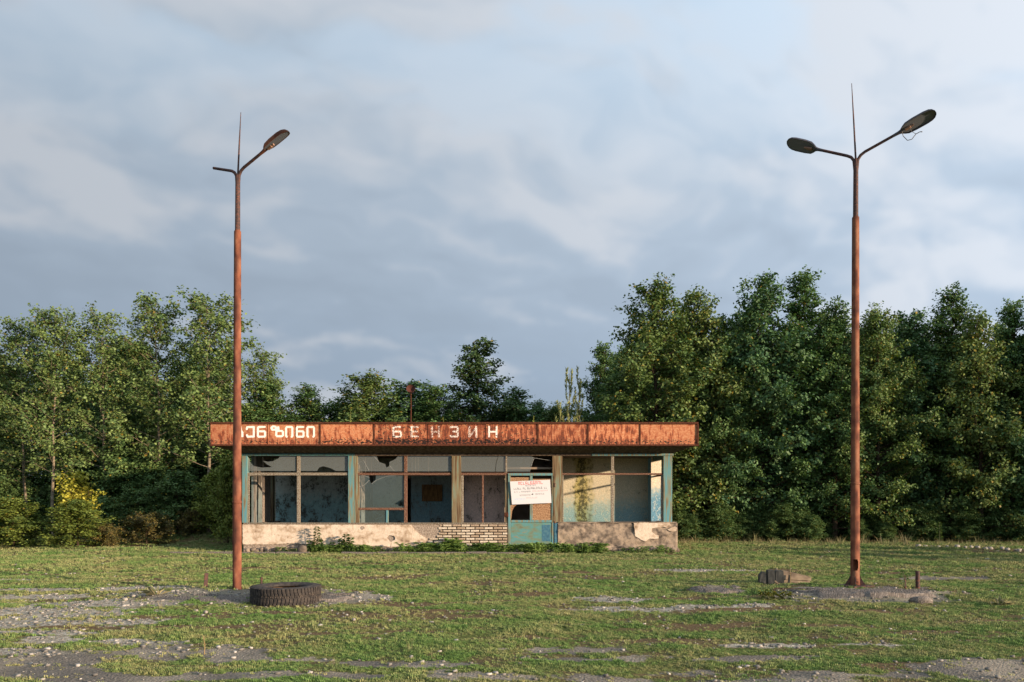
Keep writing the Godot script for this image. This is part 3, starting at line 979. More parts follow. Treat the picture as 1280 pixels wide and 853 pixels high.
func fascia_picture() -> ImageTexture:
	var w := 2048
	var h := 96
	var im := Image.create(w, h, false, Image.FORMAT_RGB8)
	var streak := noisy(201, 1.0, 4)
	var flake := noisy(202, 1.0, 4)
	var strokes := []
	for word in WORDS:
		var y0 := 532.6 if word[1] > 450.0 or word[0] != "zen" else 532.0
		var tall := 13.6
		for line in GLYPH[word[0]]:
			for k in line.size() - 1:
				var a := Vector2(lerpf(word[1], word[2], line[k][0]), y0 + tall * line[k][1])
				var b := Vector2(lerpf(word[1], word[2], line[k + 1][0]), y0 + tall * line[k + 1][1])
				strokes.append([a, b, word[3], minf(a.x, b.x) - 2.0, maxf(a.x, b.x) + 2.0, 1.35 if word[1] < 450.0 else 1.2])
	for x in w:
		var u := 263.0 + 609.0 * (x + 0.5) / w
		var p := 0
		while p < 9 and u > JOINTS[p + 1]:
			p += 1
		var edge: float = minf(u - JOINTS[p], JOINTS[p + 1] - u)
		var near := strokes.filter(func(s): return u > s[3] and u < s[4])
		var tint := 0.93 + 0.14 * fmod(p * 0.618, 1.0)
		for y in h:
			var v := 529.0 + 27.5 * (y + 0.5) / h
			var s := 0.8 * streak.get_noise_2d(u * 0.16, v * 0.05) + 0.55 * streak.get_noise_2d(u * 0.7, v * 0.045) + 0.2 * streak.get_noise_2d(u * 1.6, v * 0.5)
			var f := flake.get_noise_2d(u * 0.2, v * 0.3)
			var ff := flake.get_noise_2d(u * 0.8, v * 0.8)
			var drop := (v - 529.0) / 27.5
			var c := Color8(166, 104, 70).lerp(Color8(188, 134, 98), clampf(0.5 + f * 1.2, 0.0, 1.0)) * tint
			var rust: float = RUSTED[p] - 0.4 + s * 0.9 + ff * 0.22 + (drop - 0.5) * 0.22 + 0.10 * smooth(4.0, 0.5, edge)
			c = c.lerp(Color8(150, 70, 42), smooth(-0.05, 0.25, rust) * 0.7)
			c = c.lerp(Color8(92, 50, 36), smooth(0.14, 0.42, rust) * 0.8)
			c = c.lerp(Color8(214, 168, 140), smooth(0.3, 0.42, ff + f * 0.4) * 0.5 * smooth(0.55, 0.95, drop))
			for q in near:
				var ab: Vector2 = q[1] - q[0]
				var ap: Vector2 = Vector2(u, v) - q[0]
				var t := clampf(ap.dot(ab) / maxf(ab.length_squared(), 0.01), 0.0, 1.0)
				var gap: float = (ap - ab * t).length()
				var on := smooth(q[5] + 0.2, q[5] - 0.2, gap)
				var worn := smooth(0.62 - q[2] * 0.75, 0.5 - q[2] * 0.75, ff * 0.7 + s * 0.35 + 0.05)
				c = c.lerp(Color8(232, 226, 215), on * worn)
			var eaten: float = ff * 0.5 + f * 1.0 + HOLED[p] * 0.6 - 0.74 + 0.55 * smooth(0.62, 0.9, drop) - 0.5 * smooth(0.95, 1.0, drop)
			c = c.lerp(Color8(34, 24, 20), smooth(0.1, 0.16, eaten))
			c.a = 1.0
			im.set_pixel(x, y, c)
	return tex(im)


# plastered inner walls: a painted dado under limewash, with mould, flaking and runs of damp
func wall_picture(w: int, h: int, seed_: int, upper: Color, lower: Color, line: float, mould: float, flaked: Color, damp := -1.0) -> ImageTexture:
	var a := noisy(seed_, 0.009, 4)
	var b := noisy(seed_ + 1, 0.035, 4)
	var d := noisy(seed_ + 2, 0.11, 3)
	var e := noisy(seed_ + 3, 0.3, 2)
	var fn := func(x: int, y: int) -> Color:
		var na := a.get_noise_2d(x, y)
		var nb := b.get_noise_2d(x, y)
		var nd := d.get_noise_2d(x, y)
		var ne := e.get_noise_2d(x, y)
		var k := float(y) / h
		var c := upper.lerp(lower, smooth(line - 0.12, line + 0.14, k + nb * 0.1 + na * 0.05 + nd * 0.1 + ne * 0.06))
		c = c.lerp(flaked, smooth(0.1, 0.4, nb * 0.6 + na * 0.5 + nd * 0.5) * 0.6)
		c = c * (1.0 + nd * 0.2 + ne * 0.12)
		var m := smooth(0.0, 0.5, na * 0.75 + nb * 0.5 + nd * 0.6 + ne * 0.3 + mould - 0.4)
		c = c.lerp(Color8(46, 46, 40), m * 0.8)
		if damp >= 0.0:
			var u := float(x) / w - damp + na * 0.03
			var run := exp(-u * u / 0.0036) + 0.4 * exp(-pow(u - 0.09, 2.0) / 0.001) + 0.35 * exp(-pow(u + 0.06, 2.0) / 0.0008)
			var moss := smooth(0.1, 1.05, run * (0.92 + nb * 0.55 + nd * 0.6 + ne * 0.3))
			c = c.lerp(Color8(138, 128, 48).lerp(Color8(58, 56, 28), smooth(-0.1, 0.4, nb + nd * 0.5 + exp(-u * u / 0.0005) * 0.5)), moss * 0.82)
		c.a = 1.0
		return c
	return paint(w, h, fn)


# rendered outer walls: blotches, runs below the sill, splashed dirt with a ragged edge along the foot, hair cracks
func render_picture(seed_: int, clean: Color, worn: Color, dirt: Color, amount: float) -> ImageTexture:
	var a := noisy(seed_, 0.012, 4)
	var b := noisy(seed_ + 1, 0.05, 4)
	var d := noisy(seed_ + 2, 0.2, 3)
	var h := 112
	var fn := func(x: int, y: int) -> Color:
		var na := a.get_noise_2d(x, y * 1.4)
		var nb := b.get_noise_2d(x, y)
		var nd := d.get_noise_2d(x, y)
		var k := float(y) / h
		var c := clean.lerp(worn, smooth(-0.15, 0.45, na + nb * 0.7 + nd * 0.3 + amount * 0.5 - 0.1))
		c = c * (1.0 + nd * 0.16 + nb * 0.1)
		var run := smooth(0.18, 0.5, b.get_noise_2d(x * 1.3 + 300.0, y * 0.12) + nd * 0.25 - k * 0.35)
		c = c.lerp(worn, run * 0.55)
		var splash := smooth(0.05, 0.4, k - 0.78 + nb * 0.3 + na * 0.3 + nd * 0.15)
		c = c.lerp(dirt, splash * 0.7)
		c = c.lerp(dirt, smooth(0.25, 0.5, na * 0.8 + nb * 0.6 + nd * 0.3 + amount * 0.35 - 0.2) * 0.75)
		var crack := absf(a.get_noise_2d(x * 1.7 + 900.0 + nb * 20.0, y * 1.7 + nb * 20.0))
		c = c.lerp(dirt, smooth(0.022, 0.008, crack) * smooth(0.0, 0.2, nb + 0.05) * (0.4 + amount))
		c.a = 1.0
		return c
	return paint(1660, h, fn)


func build_kiosk() -> void:
	kiosk = thing("petrol_kiosk", Vector3(KX, 0, FRONT), "abandoned low petrol kiosk with rusty orange fascia and broken windows", "kiosk")
	var gt := grey_tile(91, 0.05, 256)
	var rough_t := grey_tile(92, 0.11, 256)
	var orange := mat("orange fascia paint", Color.WHITE, 0.8, fascia_picture(), 0.0)
	var trim := mat("rusty trim", srgb(96, 58, 42), 0.9, ramp_tile(93, 0.04, [[0.0, srgb(120, 110, 105)], [0.5, srgb(210, 200, 190)], [1.0, srgb(255, 240, 225)]]), 1.3, rough_t, 0.3)
	var teal := mat("peeling teal paint", Color.WHITE, 0.75, ramp_tile(94, 0.02, [[0.0, srgb(92, 80, 62)], [0.34, srgb(122, 112, 88)], [0.46, srgb(112, 130, 118)], [0.6, srgb(92, 132, 132)], [0.8, srgb(84, 134, 146)], [1.0, srgb(130, 148, 138)]], 512, 7, Vector2(1, 0.35)), 0.8, gt, 0.1)
	var brown := mat("weathered brown frame", Color.WHITE, 0.85, ramp_tile(95, 0.02, [[0.0, srgb(70, 54, 40)], [0.42, srgb(112, 94, 70)], [0.6, srgb(124, 116, 90)], [0.8, srgb(110, 128, 114)], [1.0, srgb(100, 128, 122)]], 512, 7, Vector2(1, 0.3)), 0.8, gt, 0.1)
	var rust_bar := mat("rusty window bar", Color.WHITE, 0.85, ramp_tile(96, 0.07, [[0.0, srgb(64, 42, 34)], [0.45, srgb(96, 64, 50)], [0.65, srgb(124, 98, 80)], [1.0, srgb(154, 140, 122)]], 256, 7), 1.2, gt, 0.1)
	var pale := mat("flaking pale paint", Color.WHITE, 0.8, ramp_tile(97, 0.07, [[0.0, srgb(78, 62, 50)], [0.36, srgb(108, 95, 80)], [0.56, srgb(134, 127, 112)], [1.0, srgb(162, 158, 146)]], 256, 7), 1.2, gt, 0.1)
	var dim_teal := mat("dull teal header paint", Color.WHITE, 0.8, ramp_tile(98, 0.06, [[0.0, srgb(64, 56, 44)], [0.35, srgb(78, 92, 84)], [0.6, srgb(70, 112, 112)], [1.0, srgb(88, 126, 122)]]), 1.0)
	var plaster := mat("cream plaster", Color.WHITE, 0.92, ramp_tile(99, 0.007, [[0.0, srgb(112, 98, 84)], [0.3, srgb(164, 148, 130)], [0.5, srgb(192, 177, 158)], [0.7, srgb(204, 190, 173)], [1.0, srgb(214, 203, 188)]], 512, 8), 0.3, rough_t, 0.12)
	var mortar := mat("grey mortar", Color.WHITE, 0.95, ramp_tile(100, 0.06, [[0.0, srgb(104, 92, 80)], [0.5, srgb(146, 132, 118)], [1.0, srgb(176, 164, 150)]]), 1.0, rough_t, 1.2)
	var rubble := mat("stained concrete", Color.WHITE, 0.95, ramp_tile(101, 0.008, [[0.0, srgb(58, 52, 46)], [0.35, srgb(98, 88, 78)], [0.55, srgb(128, 116, 102)], [0.75, srgb(158, 142, 124)], [1.0, srgb(188, 172, 152)]], 512, 7), 0.45, rough_t, 0.5)
	var soffit := mat("brown grey soffit", Color.WHITE, 0.95, ramp_tile(102, 0.04, [[0.0, srgb(58, 46, 38)], [0.5, srgb(96, 80, 66)], [1.0, srgb(136, 118, 98)]]), 0.8, gt, 0.3)  # mottled brown grey for soffit, ceiling and middle header
	var screed := mat("roof felt", srgb(86, 82, 74), 0.95, gt, 0.8)
	for e in [teal, brown]: e.uv1_scale = Vector3(1.5, 0.3, 1.5)
	plaster = mat("stained cream render", Color.WHITE, 0.92, render_picture(61, Color8(206, 190, 170), Color8(168, 148, 126), Color8(116, 98, 80), 0.16), 0.0)
	var bare := mat("bare weathered concrete", Color.WHITE, 0.95, render_picture(67, Color8(152, 136, 118), Color8(108, 97, 86), Color8(62, 56, 50), 0.5), 0.0)
	for e in [plaster, bare]:
		e.uv1_scale = Vector3(1.0 / 12.6, -1.0 / 0.85, 1)
		e.uv1_offset = Vector3(0.5, 1, 0)
	var glass := mat("dusty glass", Color(0.45, 0.47, 0.45, 0.55), 0.18)
	glass.transparency = BaseMaterial3D.TRANSPARENCY_ALPHA
	glass.metallic_specular = 0.5
	var clear := mat("rain streaked glass", Color(0.42, 0.48, 0.46, 0.3), 0.12)
	clear.transparency = BaseMaterial3D.TRANSPARENCY_ALPHA
	clear.metallic_specular = 0.5
	var shard := mat("glass edge", srgb(170, 172, 168), 0.4)
	var osb := mat("chipboard", Color.WHITE, 0.9, ramp_tile(103, 0.07, [[0.0, srgb(84, 60, 42)], [0.42, srgb(134, 100, 72)], [0.6, srgb(164, 130, 98)], [1.0, srgb(196, 168, 136)]], 256, 3, Vector2(1, 0.5)), 2.2)
	var blue := mat("blue door paint", Color.WHITE, 0.7, ramp_tile(104, 0.04, [[0.0, srgb(48, 84, 104)], [0.5, srgb(60, 102, 122)], [1.0, srgb(84, 118, 124)]]), 1.0)
	var kick := mat("worn turquoise door", Color.WHITE, 0.75, ramp_tile(105, 0.01, [[0.0, srgb(98, 96, 74)], [0.3, srgb(104, 120, 102)], [0.5, srgb(88, 128, 120)], [0.7, srgb(84, 132, 134)], [0.85, srgb(108, 126, 112)], [1.0, srgb(136, 112, 86)]], 512, 8, Vector2(0.4, 1)), 0.9, gt, 0.2)
	var brick_m := []
	for k in 4:
		brick_m.append(mat("cream brick %d" % k, [srgb(212, 202, 186), srgb(196, 184, 168), srgb(220, 211, 197), srgb(180, 164, 146)][k], 0.93, ramp_tile(110 + k, 0.06, [[0.0, srgb(150, 136, 120)], [0.45, srgb(232, 226, 218)], [1.0, srgb(255, 255, 250)]]), 1.7, rough_t, 0.5))

	# --- roof: fascia, trims, soffit
	var D1 := -FRONT - 0.6
	var rx := func(u: float) -> float: return (u - 640.0) * D1 / LENS
	var ry := func(v: float) -> float: return EYE + (620.0 - v) * D1 / LENS
	var left: float = rx.call(263.0)
	var right: float = rx.call(872.0)
	var y0: float = ry.call(556.5)
	var y1: float = ry.call(529.5)
	var deep := 5.0
	for k in 10:
		var a: float = rx.call(JOINTS[k]) + (0.0 if k == 0 else 0.008)
		var b: float = rx.call(JOINTS[k + 1]) - (0.0 if k == 9 else 0.008)
		var o := pictured("fascia_panel", orange, a, b, y0 + 0.02, y1 - 0.02, -0.6 + 0.012 * fmod(k * 0.77, 1.0), -0.54, (JOINTS[k] - 263.0) / 609.0, (JOINTS[k + 1] - 263.0) / 609.0)
		if k in [0, 1, 2]: o.set_meta("label", "orange fascia panel with white painted Georgian letters")
		if k in [4, 5, 6]: o.set_meta("label", "rust eaten fascia panel with worn Cyrillic letters")
	for k in [3, 4, 7, 8, 9]:
		var jx: float = rx.call(JOINTS[k])
		bar("joint_strip", trim, jx - 0.022, jx + 0.022, y0 + 0.022, y1 - 0.022, -0.612, -0.575)
	bar("fascia_trim", trim, left - 0.01, right + 0.02, y1 - 0.02, y1 + 0.035, -0.63, -0.5)
	bar("fascia_trim", trim, left, right, y0 - 0.03, y0 + 0.02, -0.625, -0.5)
	bar("fascia_trim", trim, right - 0.015, right + 0.03, y0 - 0.028, y1 - 0.022, -0.627, -0.53)
	var rust_side := mat("rusty side fascia", Color.WHITE, 0.85, ramp_tile(106, 0.02, [[0.0, srgb(84, 46, 34)], [0.45, srgb(150, 76, 46)], [0.7, srgb(196, 104, 62)], [1.0, srgb(206, 124, 84)]]), 0.8)
	bar("side_fascia", rust_side, left, left + 0.06, y0, y1 + 0.03, -0.49, deep)
	bar("side_fascia", rust_side, right - 0.06, right, y0, y1 + 0.03, -0.49, deep)
	bar("rear_fascia", rust_side, left + 0.062, right - 0.062, y0, y1 + 0.03, deep - 0.06, deep)
	bar("roof_slab", screed, left + 0.065, right - 0.065, y1 - 0.16, y1 - 0.03, -0.52, deep - 0.065)
	var wl := fx(302.0)
	var wr := fx(841.0)
	var sy := 2.80
	var sg := Geo.new()
	var P := func(x: float, y: float, w: float) -> Vector3: return Vector3(x - KX, y, -w)
	var yo := y0 - 0.005
	sg.quad(P.call(left, yo, -0.6), P.call(right, yo, -0.6), P.call(wr, sy, 0.04), P.call(wl, sy, 0.04))
	sg.quad(P.call(wl, sy + 0.1, 0.04), P.call(wr, sy + 0.1, 0.04), P.call(right, yo + 0.1, -0.56), P.call(left, yo + 0.1, -0.56))
	part("front_soffit", sg.mesh(soffit), kiosk)
	sg = Geo.new()
	sg.quad(P.call(right, yo, -0.6), P.call(right, yo, deep), P.call(wr, sy, deep), P.call(wr, sy, 0.04))
	part("side_soffit", sg.mesh(soffit), kiosk)
	sg = Geo.new()
	sg.quad(P.call(left, yo, deep), P.call(left, yo, -0.6), P.call(wl, sy, 0.04), P.call(wl, sy, deep))
	part("side_soffit", sg.mesh(soffit), kiosk)
	# --- inner shell
	var back := 3.05
	var wall_m := {}
	wall_m.left = mat("mouldy teal wall", Color.WHITE, 0.95, wall_picture(640, 320, 301, Color8(168, 172, 164), Color8(132, 166, 166), 0.42, 0.42, Color8(196, 194, 182)))
	wall_m.mid = mat("blue grey wall", Color.WHITE, 0.95, wall_picture(256, 256, 311, Color8(146, 156, 152), Color8(120, 152, 160), 0.36, 0.18, Color8(150, 152, 144)))
	wall_m.pink = mat("dirty pink wall", Color.WHITE, 0.95, wall_picture(320, 320, 321, Color8(168, 148, 134), Color8(194, 174, 164), 0.3, 0.2, Color8(192, 176, 166)))
	wall_m.right = mat("cream and teal wall", Color.WHITE, 0.95, wall_picture(640, 448, 331, Color8(192, 182, 156), Color8(122, 154, 156), 0.52, -0.1, Color8(178, 174, 150), 0.295))
	wall_m.brown = mat("brown distempered wall", Color.WHITE, 0.95, ramp_tile(108, 0.01, [[0.0, srgb(112, 98, 84)], [0.5, srgb(142, 126, 108)], [1.0, srgb(166, 150, 132)]], 256, 6), 0.6)
	var inner := mat("inner plaster", Color.WHITE, 0.95, wall_picture(256, 256, 341, Color8(140, 130, 118), Color8(110, 122, 120), 0.5, 0.35, Color8(150, 146, 136)))
	bar("floor_slab", mortar, wl + 0.1, wr - 0.02, -0.05, 0.1, 0.28, deep - 0.4)
	bar("ceiling", soffit, wl + 0.02, wr - 0.02, 2.803, 2.93, 0.06, deep - 0.15)
	pictured("rear_wall", wall_m.left, fx(310) - 0.1, -3.44, 0.1, 2.8, back, back + 0.2)
	pictured("rear_wall", wall_m.mid, -3.24, -1.72, 0.1, 2.8, back, back + 0.2)
	bar("rear_wall", wall_m.brown, -3.44, -3.24, 2.15, 2.8, back, back + 0.2)
	pictured("rear_wall", wall_m.pink, -1.62, fx(631), 0.1, 2.8, 1.5, 1.7)
	pictured("rear_wall", wall_m.right, fx(697), wr - 0.02, 0.1, 2.8, back, back + 0.2)
	bar("partition", inner, -4.56, -4.46, 0.1, 2.8, 0.3, back - 0.002)  # added wall, keeps a sun patch off the left rear wall
	bar("partition", inner, -1.72, -1.62, 0.1, 2.8, 0.3, back + 0.2)
	bar("partition", wall_m.brown, fx(631) - 0.02, fx(631) + 0.06, 0.1, 2.8, 0.25, 1.9)
	bar("partition", inner, fx(693), fx(697), 0.1, 2.8, 0.25, back + 0.2)
	bar("added_vestibule_wall", wall_m.brown, fx(631) + 0.06, fx(693), 0.1, 2.8, 1.8, 1.9)  # closed vestibule added behind the door to keep its torn hole dark
	bar("added_vestibule_ceiling", wall_m.brown, fx(631) + 0.06, fx(693), 2.36, 2.42, 0.27, 1.8)
	bar("outer_rear_wall", mortar, wl, wr, 0.0, 2.8, deep - 0.35, deep - 0.1)
	bar("end_wall", mortar, wl, wl + 0.2, 0.0, 2.8, back + 0.2, deep - 0.35)
	bar("end_wall", mortar, wr - 0.2, wr, 0.0, 2.8, back + 0.2, deep - 0.35)
	# left end: a side window behind the corner, then a flaking pier
	bar("end_sill", rubble, wl, wl + 0.24, 0.0, 0.8, 0.302, back + 0.2)
	bar("end_pier", inner, wl + 0.02, wl + 0.17, 0.8, 2.8, 0.78, 1.35)  # both piers toned darker, standing in for blocked sun
	bar("end_pier", mortar, wl + 0.02, wl + 0.14, 0.8, 2.8, 1.62, 2.3)
	bar("end_post", brown, wl + 0.04, wl + 0.17, 0.8, 2.8, 2.45, 2.62)
	bar("end_transom", pale, wl + 0.05, wl + 0.11, 2.17, 2.24, 0.26, 0.78)
	# right end: an open side window and a bright pier before the rear corner
	bar("end_sill", rubble, wr - 0.2, wr, 0.0, 0.8, 0.302, back + 0.2)
	pictured("end_pier", mat("cream and blue pier", Color.WHITE, 0.9, wall_picture(64, 256, 351, Color8(222, 208, 182), Color8(100, 144, 164), 0.5, -0.3, Color8(206, 196, 178))), 4.36, 4.68, 0.8, 2.8, back - 0.62, back + 0.02)
	bar("end_transom", rust_bar, wr - 0.08, wr - 0.03, 2.19, 2.24, 0.26, back - 0.5)
	bar("end_header", dim_teal, wr - 0.15, wr - 0.01, 2.68, 2.80, 0.26, back - 0.5)
	# board on the blue wall, seen through the open bay
	var bd := 26.35
	bar("wall_board", mat("brown board", Color.WHITE, 0.85, ramp_tile(107, 0.04, [[0.0, srgb(84, 62, 38)], [0.5, srgb(122, 92, 56)], [1.0, srgb(150, 116, 74)]], 256, 4, Vector2(1, 0.2)), 1.4), (527.5 - 640.0) * bd / LENS, (553.0 - 640.0) * bd / LENS, EYE + (620.0 - 627.0) * bd / LENS, EYE + (620.0 - 606.0) * bd / LENS, back - 0.06, back - 0.004)

	# --- plinth
	var sill := fy(655.0)
	bar("plinth", mortar, fx(303.5), fx(634.0), 0.0, sill - 0.01, 0.03, 0.3)
	bar("sill", pale, fx(303.5), fx(634.0), sill - 0.008, sill + 0.025, -0.005, 0.3, null, 0.01)
	var coat := [Vector2(303, 656), Vector2(513.5, 656.5), Vector2(517, 662), Vector2(524, 668), Vector2(534.5, 674.5), Vector2(531, 678), Vector2(524, 683),
		Vector2(500, 683.5), Vector2(488, 684), Vector2(470, 682.5), Vector2(450, 684), Vector2(430, 685), Vector2(420, 683), Vector2(400, 682), Vector2(385, 680.5), Vector2(360, 679.5), Vector2(340, 681), Vector2(303, 681)]
	var bed := []
	for k in 8: bed.append(Vector2([549.5, 552.5, 550.5, 549.0, 546.0, 541.0, 535.0, 529.0][k] + 1.0, 657.0 + k * 3.37))
	bed.append_array([Vector2(530.0, 683.5), Vector2(633.6, 683.5), Vector2(633.6, 656.0), Vector2(551.0, 656.0)])
	sheet("brick_bed", mat("dark joint mortar", srgb(78, 68, 60), 0.95, rough_t, 1.0), bed, 0.022, 0.006)
	# two round holes in the coat, reached by a hairline slit
	var at := coat.find(Vector2(488, 684))
	var hole := ring(488.8, 673.2, 5.0, 4.0)
	hole.reverse()
	var cut := [Vector2(488.9, 683.9)]
	for k in 13: cut.append(hole[(k + 8) % 12] + (Vector2(0.05, 0) if k == 12 else Vector2(0.1, 0)))
	cut.append(Vector2(488.0, 683.9))
	coat = coat.slice(0, at) + cut + coat.slice(at + 1)
	sheet("plaster_coat", plaster, coat, -0.005, 0.034, null, 0.25)
	sheet("mortar_patch", mortar, ring(453.0, 660.2, 2.6, 2.4), -0.011, 0.03)
	var fg := Geo.new()
	for k in 64:                                  # crumbling footing under the coat
		var s := Vector3(rng.randf_range(0.1, 0.24), rng.randf_range(0.08, 0.17), rng.randf_range(0.1, 0.2))
		var x := lerpf(fx(305), fx(633), (k + rng.randf()) / 64.0)
		var first := fg.v.size()
		fg.stone(s, fine_noise, Vector3(k, 0, 0), 0.25)
		for e in range(first, fg.v.size()):
			fg.v[e] += Vector3(x - KX, rng.randf_range(0.035, 0.036) + 0.02 * (k % 3), 0.02)
	for k in 34:
		var s := Vector3(rng.randf_range(0.08, 0.26), rng.randf_range(0.06, 0.16), rng.randf_range(0.1, 0.2))
		var x := lerpf(fx(700), fx(850), (k + rng.randf()) / 34.0)
		var first := fg.v.size()
		fg.stone(s, fine_noise, Vector3(k, 5, 0), 0.3)
		var lift := rng.randf_range(0.0, 0.06)
		for e in range(first, fg.v.size()):
			fg.v[e] += Vector3(x - KX, lift, 0.06)
	part("footing", fg.mesh(rubble), kiosk).set_meta("kind", "stuff")
	# bricks where the plaster has come away
	var starts := [549.5, 552.5, 550.5, 549.0, 546.0, 541.0, 535.0, 529.0]
	var bm := []
	for e in 4:
		var g := Geo.new()
		g.box(Vector3(0.25, 0.055, 0.1), [0.008, 0.012, 0.01, 0.014][e])
		bm.append(g.mesh(brick_m[e]))
	for r in 8:
		var y := sill - 0.052 - r * 0.0765
		var x := fx(starts[r])
		var first := true
		var nextx := fx(634.0) - 0.26 * floorf((fx(634.0) - x) / 0.26) - (0.13 if r % 2 else 0.0)
		while x < fx(633.0):
			var len := minf(nextx - x - 0.022, fx(634.0) - x) if first else minf(0.238, fx(634.0) - x)
			if first and len < 0.04:
				x = nextx
				nextx += 0.26
				first = nextx <= x
				continue
			if len > 0.04:
				var o := part("brick", bm[rng.randi() % 4], kiosk, Vector3(x + len * 0.5 - KX, y, rng.randf_range(-0.016, 0.004) - 0.045))
				o.scale = Vector3(len / 0.25, 1, 1)
				o.rotation = Vector3(rng.randf_range(-0.02, 0.02), rng.randf_range(-0.015, 0.015), rng.randf_range(-0.008, 0.008))
			x += len + 0.022
			first = false
	# right plinth: bare stained concrete with remains of render
	var rg := Geo.new()
	var nx := 90
	var ny := 22
	var rl := fx(697.5)
	var rr := fx(847.0)
	for yy in ny + 1:
		for xx in nx + 1:
			var x := lerpf(rl, rr, float(xx) / nx)
			var y := lerpf(-0.05, fy(654.0), float(yy) / ny)
			var z := 0.02 + 0.04 * fine_noise.get_noise_2d(x * 5.0, y * 9.0) + 0.02 * fine_noise.get_noise_2d(x * 18.0, y * 18.0) + 0.09 * smooth(0.17, 0.13, y + 0.05 * fine_noise.get_noise_2d(x * 8.0, 3.0))
			if yy == ny or xx == nx: z -= 0.02
			rg.vert(Vector3(x - KX, y, z), Vector3(0, 0, 1), Vector2(x - KX, y))
	for yy in ny:
		for xx in nx:
			var e := yy * (nx + 1) + xx
			rg.face(e, e + nx + 1, e + nx + 2)
			rg.face(e, e + nx + 2, e + 1)
	for yy in ny + 1:
		for xx in nx + 1:
			var e := yy * (nx + 1) + xx
			var dx: Vector3 = rg.v[e + (1 if xx < nx else 0)] - rg.v[e - (1 if xx > 0 else 0)]
			var dy: Vector3 = rg.v[e + (nx + 1 if yy < ny else 0)] - rg.v[e - (nx + 1 if yy > 0 else 0)]
			rg.n[e] = dx.cross(dy).normalized()
	part("bare_plinth_face", rg.mesh(bare), kiosk, Vector3.ZERO, "stained grey concrete plinth right of the door")
	bar("plinth", rubble, rl, rr, 0.0, fy(654.0) - 0.002, 0.02, 0.3)
	sheet("plaster_coat", plaster, zoomed([[622, 603], [700, 602], [800, 603], [900, 602], [905, 625], [880, 640], [845, 632], [760, 645], [758, 670], [790, 695], [815, 700], [812, 722], [745, 722], [715, 742], [690, 738], [632, 700], [632, 660]], Vector2(690, 555), 6.09), -0.045, 0.05, null, 0.35)
	sheet("plaster_coat", plaster, zoomed([[905, 640], [935, 630], [950, 640], [948, 665], [915, 670], [880, 655]], Vector2(690, 555), 6.09), -0.045, 0.05, null, 0.3)
	bar("sill", rubble, rl, rr - 0.02, fy(654.0), fy(652.8), -0.03, 0.28, null, 0.012)
	bar("plinth", rubble, rr - 0.16, rr - 0.01, 0.0, fy(654.0) - 0.01, 0.31, back)
	bar("door_step", mortar, fx(637), fx(700), -0.05, 0.10, -0.35, 0.1, null, 0.02)

	# --- posts, header, transoms, mullions
	var top := fy(570.0)
	for e in [[302.0, 308.6, teal], [434.8, 442.5, teal], [442.6, 446.5, brown], [564.5, 576.0, brown], [690.5, 703.0, brown], [829.5, 840.5, teal]]:
		bar("post", e[2], fx(e[0]), fx(e[1]), sill + 0.025, top - 0.002, 0.02, 0.24)
	bar("post", blue, fx(693.0), fx(697.3), 0.04, sill + 0.02, 0.0, 0.22)
	bar("header", dim_teal, fx(302.0), fx(443.0), top, sy - 0.002, 0.0, 0.24)
	bar("header", soffit, fx(443.0), fx(740.0), top, sy - 0.002, 0.01, 0.24)
	bar("header", teal, fx(740.0), fx(842.0), top, sy - 0.002, -0.01, 0.24)
	var ty := fy(592.8)
	for e in [[308.6, 434.8, pale, 0.04], [446.5, 564.5, rust_bar, 0.034], [576.0, 690.5, rust_bar, 0.034], [703.0, 829.5, rust_bar, 0.026]]:
		bar("transom", e[2], fx(e[0]), fx(e[1]), ty - e[3], ty + e[3], 0.05, 0.12)
	for e in [[370.2, 374.3, pale], [504.6, 508.6, rust_bar], [764.0, 767.8, pale]]:
		bar("mullion", e[2], fx(e[0]), fx(e[1]), sill + 0.025, ty - 0.041, 0.048, 0.122)
		bar("mullion", e[2], fx(e[0]), fx(e[1]), ty + 0.041, top - 0.002, 0.048, 0.122)
	bar("mullion", rust_bar, fx(602.2), fx(604.4), sill + 0.025, ty - 0.035, 0.06, 0.11)
	bar("mullion", brown, fx(631.4), fx(634.6), sill + 0.025, ty - 0.036, 0.05, 0.13)
	bar("mullion", pale, fx(631.8), fx(633.8), ty + 0.036, top - 0.002, 0.05, 0.12)
	bar("window_rail", rust_bar, fx(446.6), fx(504.5), fy(638.0), fy(635.0), 0.055, 0.115)
	bar("mullion", teal, fx(482.0), fx(485.0), sill + 0.025, fy(638.0) - 0.002, 0.06, 0.11)
	for e in [[308.8, 310.4, pale], [576.2, 579.2, pale], [703.2, 704.6, pale], [826.8, 829.3, pale], [446.7, 448.4, brown], [689.0, 690.3, rust_bar]]:
		bar("jamb", e[2], fx(e[0]), fx(e[1]), sill + 0.027, ty - 0.041, 0.058, 0.112)

	# --- broken panes
	var gw := 0.085
	sheet("pane", glass, zoomed([[440, 78], [440, 200], [85, 200], [85, 105], [108, 140], [130, 165], [190, 175], [265, 172], [225, 150], [195, 125], [235, 132], [270, 128], [310, 108], [335, 78]], Vector2(295, 555), 5.88), gw, 0.0)
	sheet("pane", glass, zoomed([[467, 78], [825, 78], [825, 200], [735, 200], [690, 178], [640, 165], [610, 175], [595, 200], [467, 200]], Vector2(295, 555), 5.88), gw, 0.0)
	var p3 := sheet("pane", glass, zoomed([[45, 318], [195, 318], [215, 370], [265, 385], [275, 415], [300, 400], [298, 370], [350, 345], [370, 318], [412, 318], [412, 445], [45, 445]], Vector2(440, 520), 6.4), gw, 0.0)
	sheet("pane", glass, zoomed([[440, 318], [795, 318], [795, 445], [440, 445]], Vector2(440, 520), 6.4), gw, 0.0)
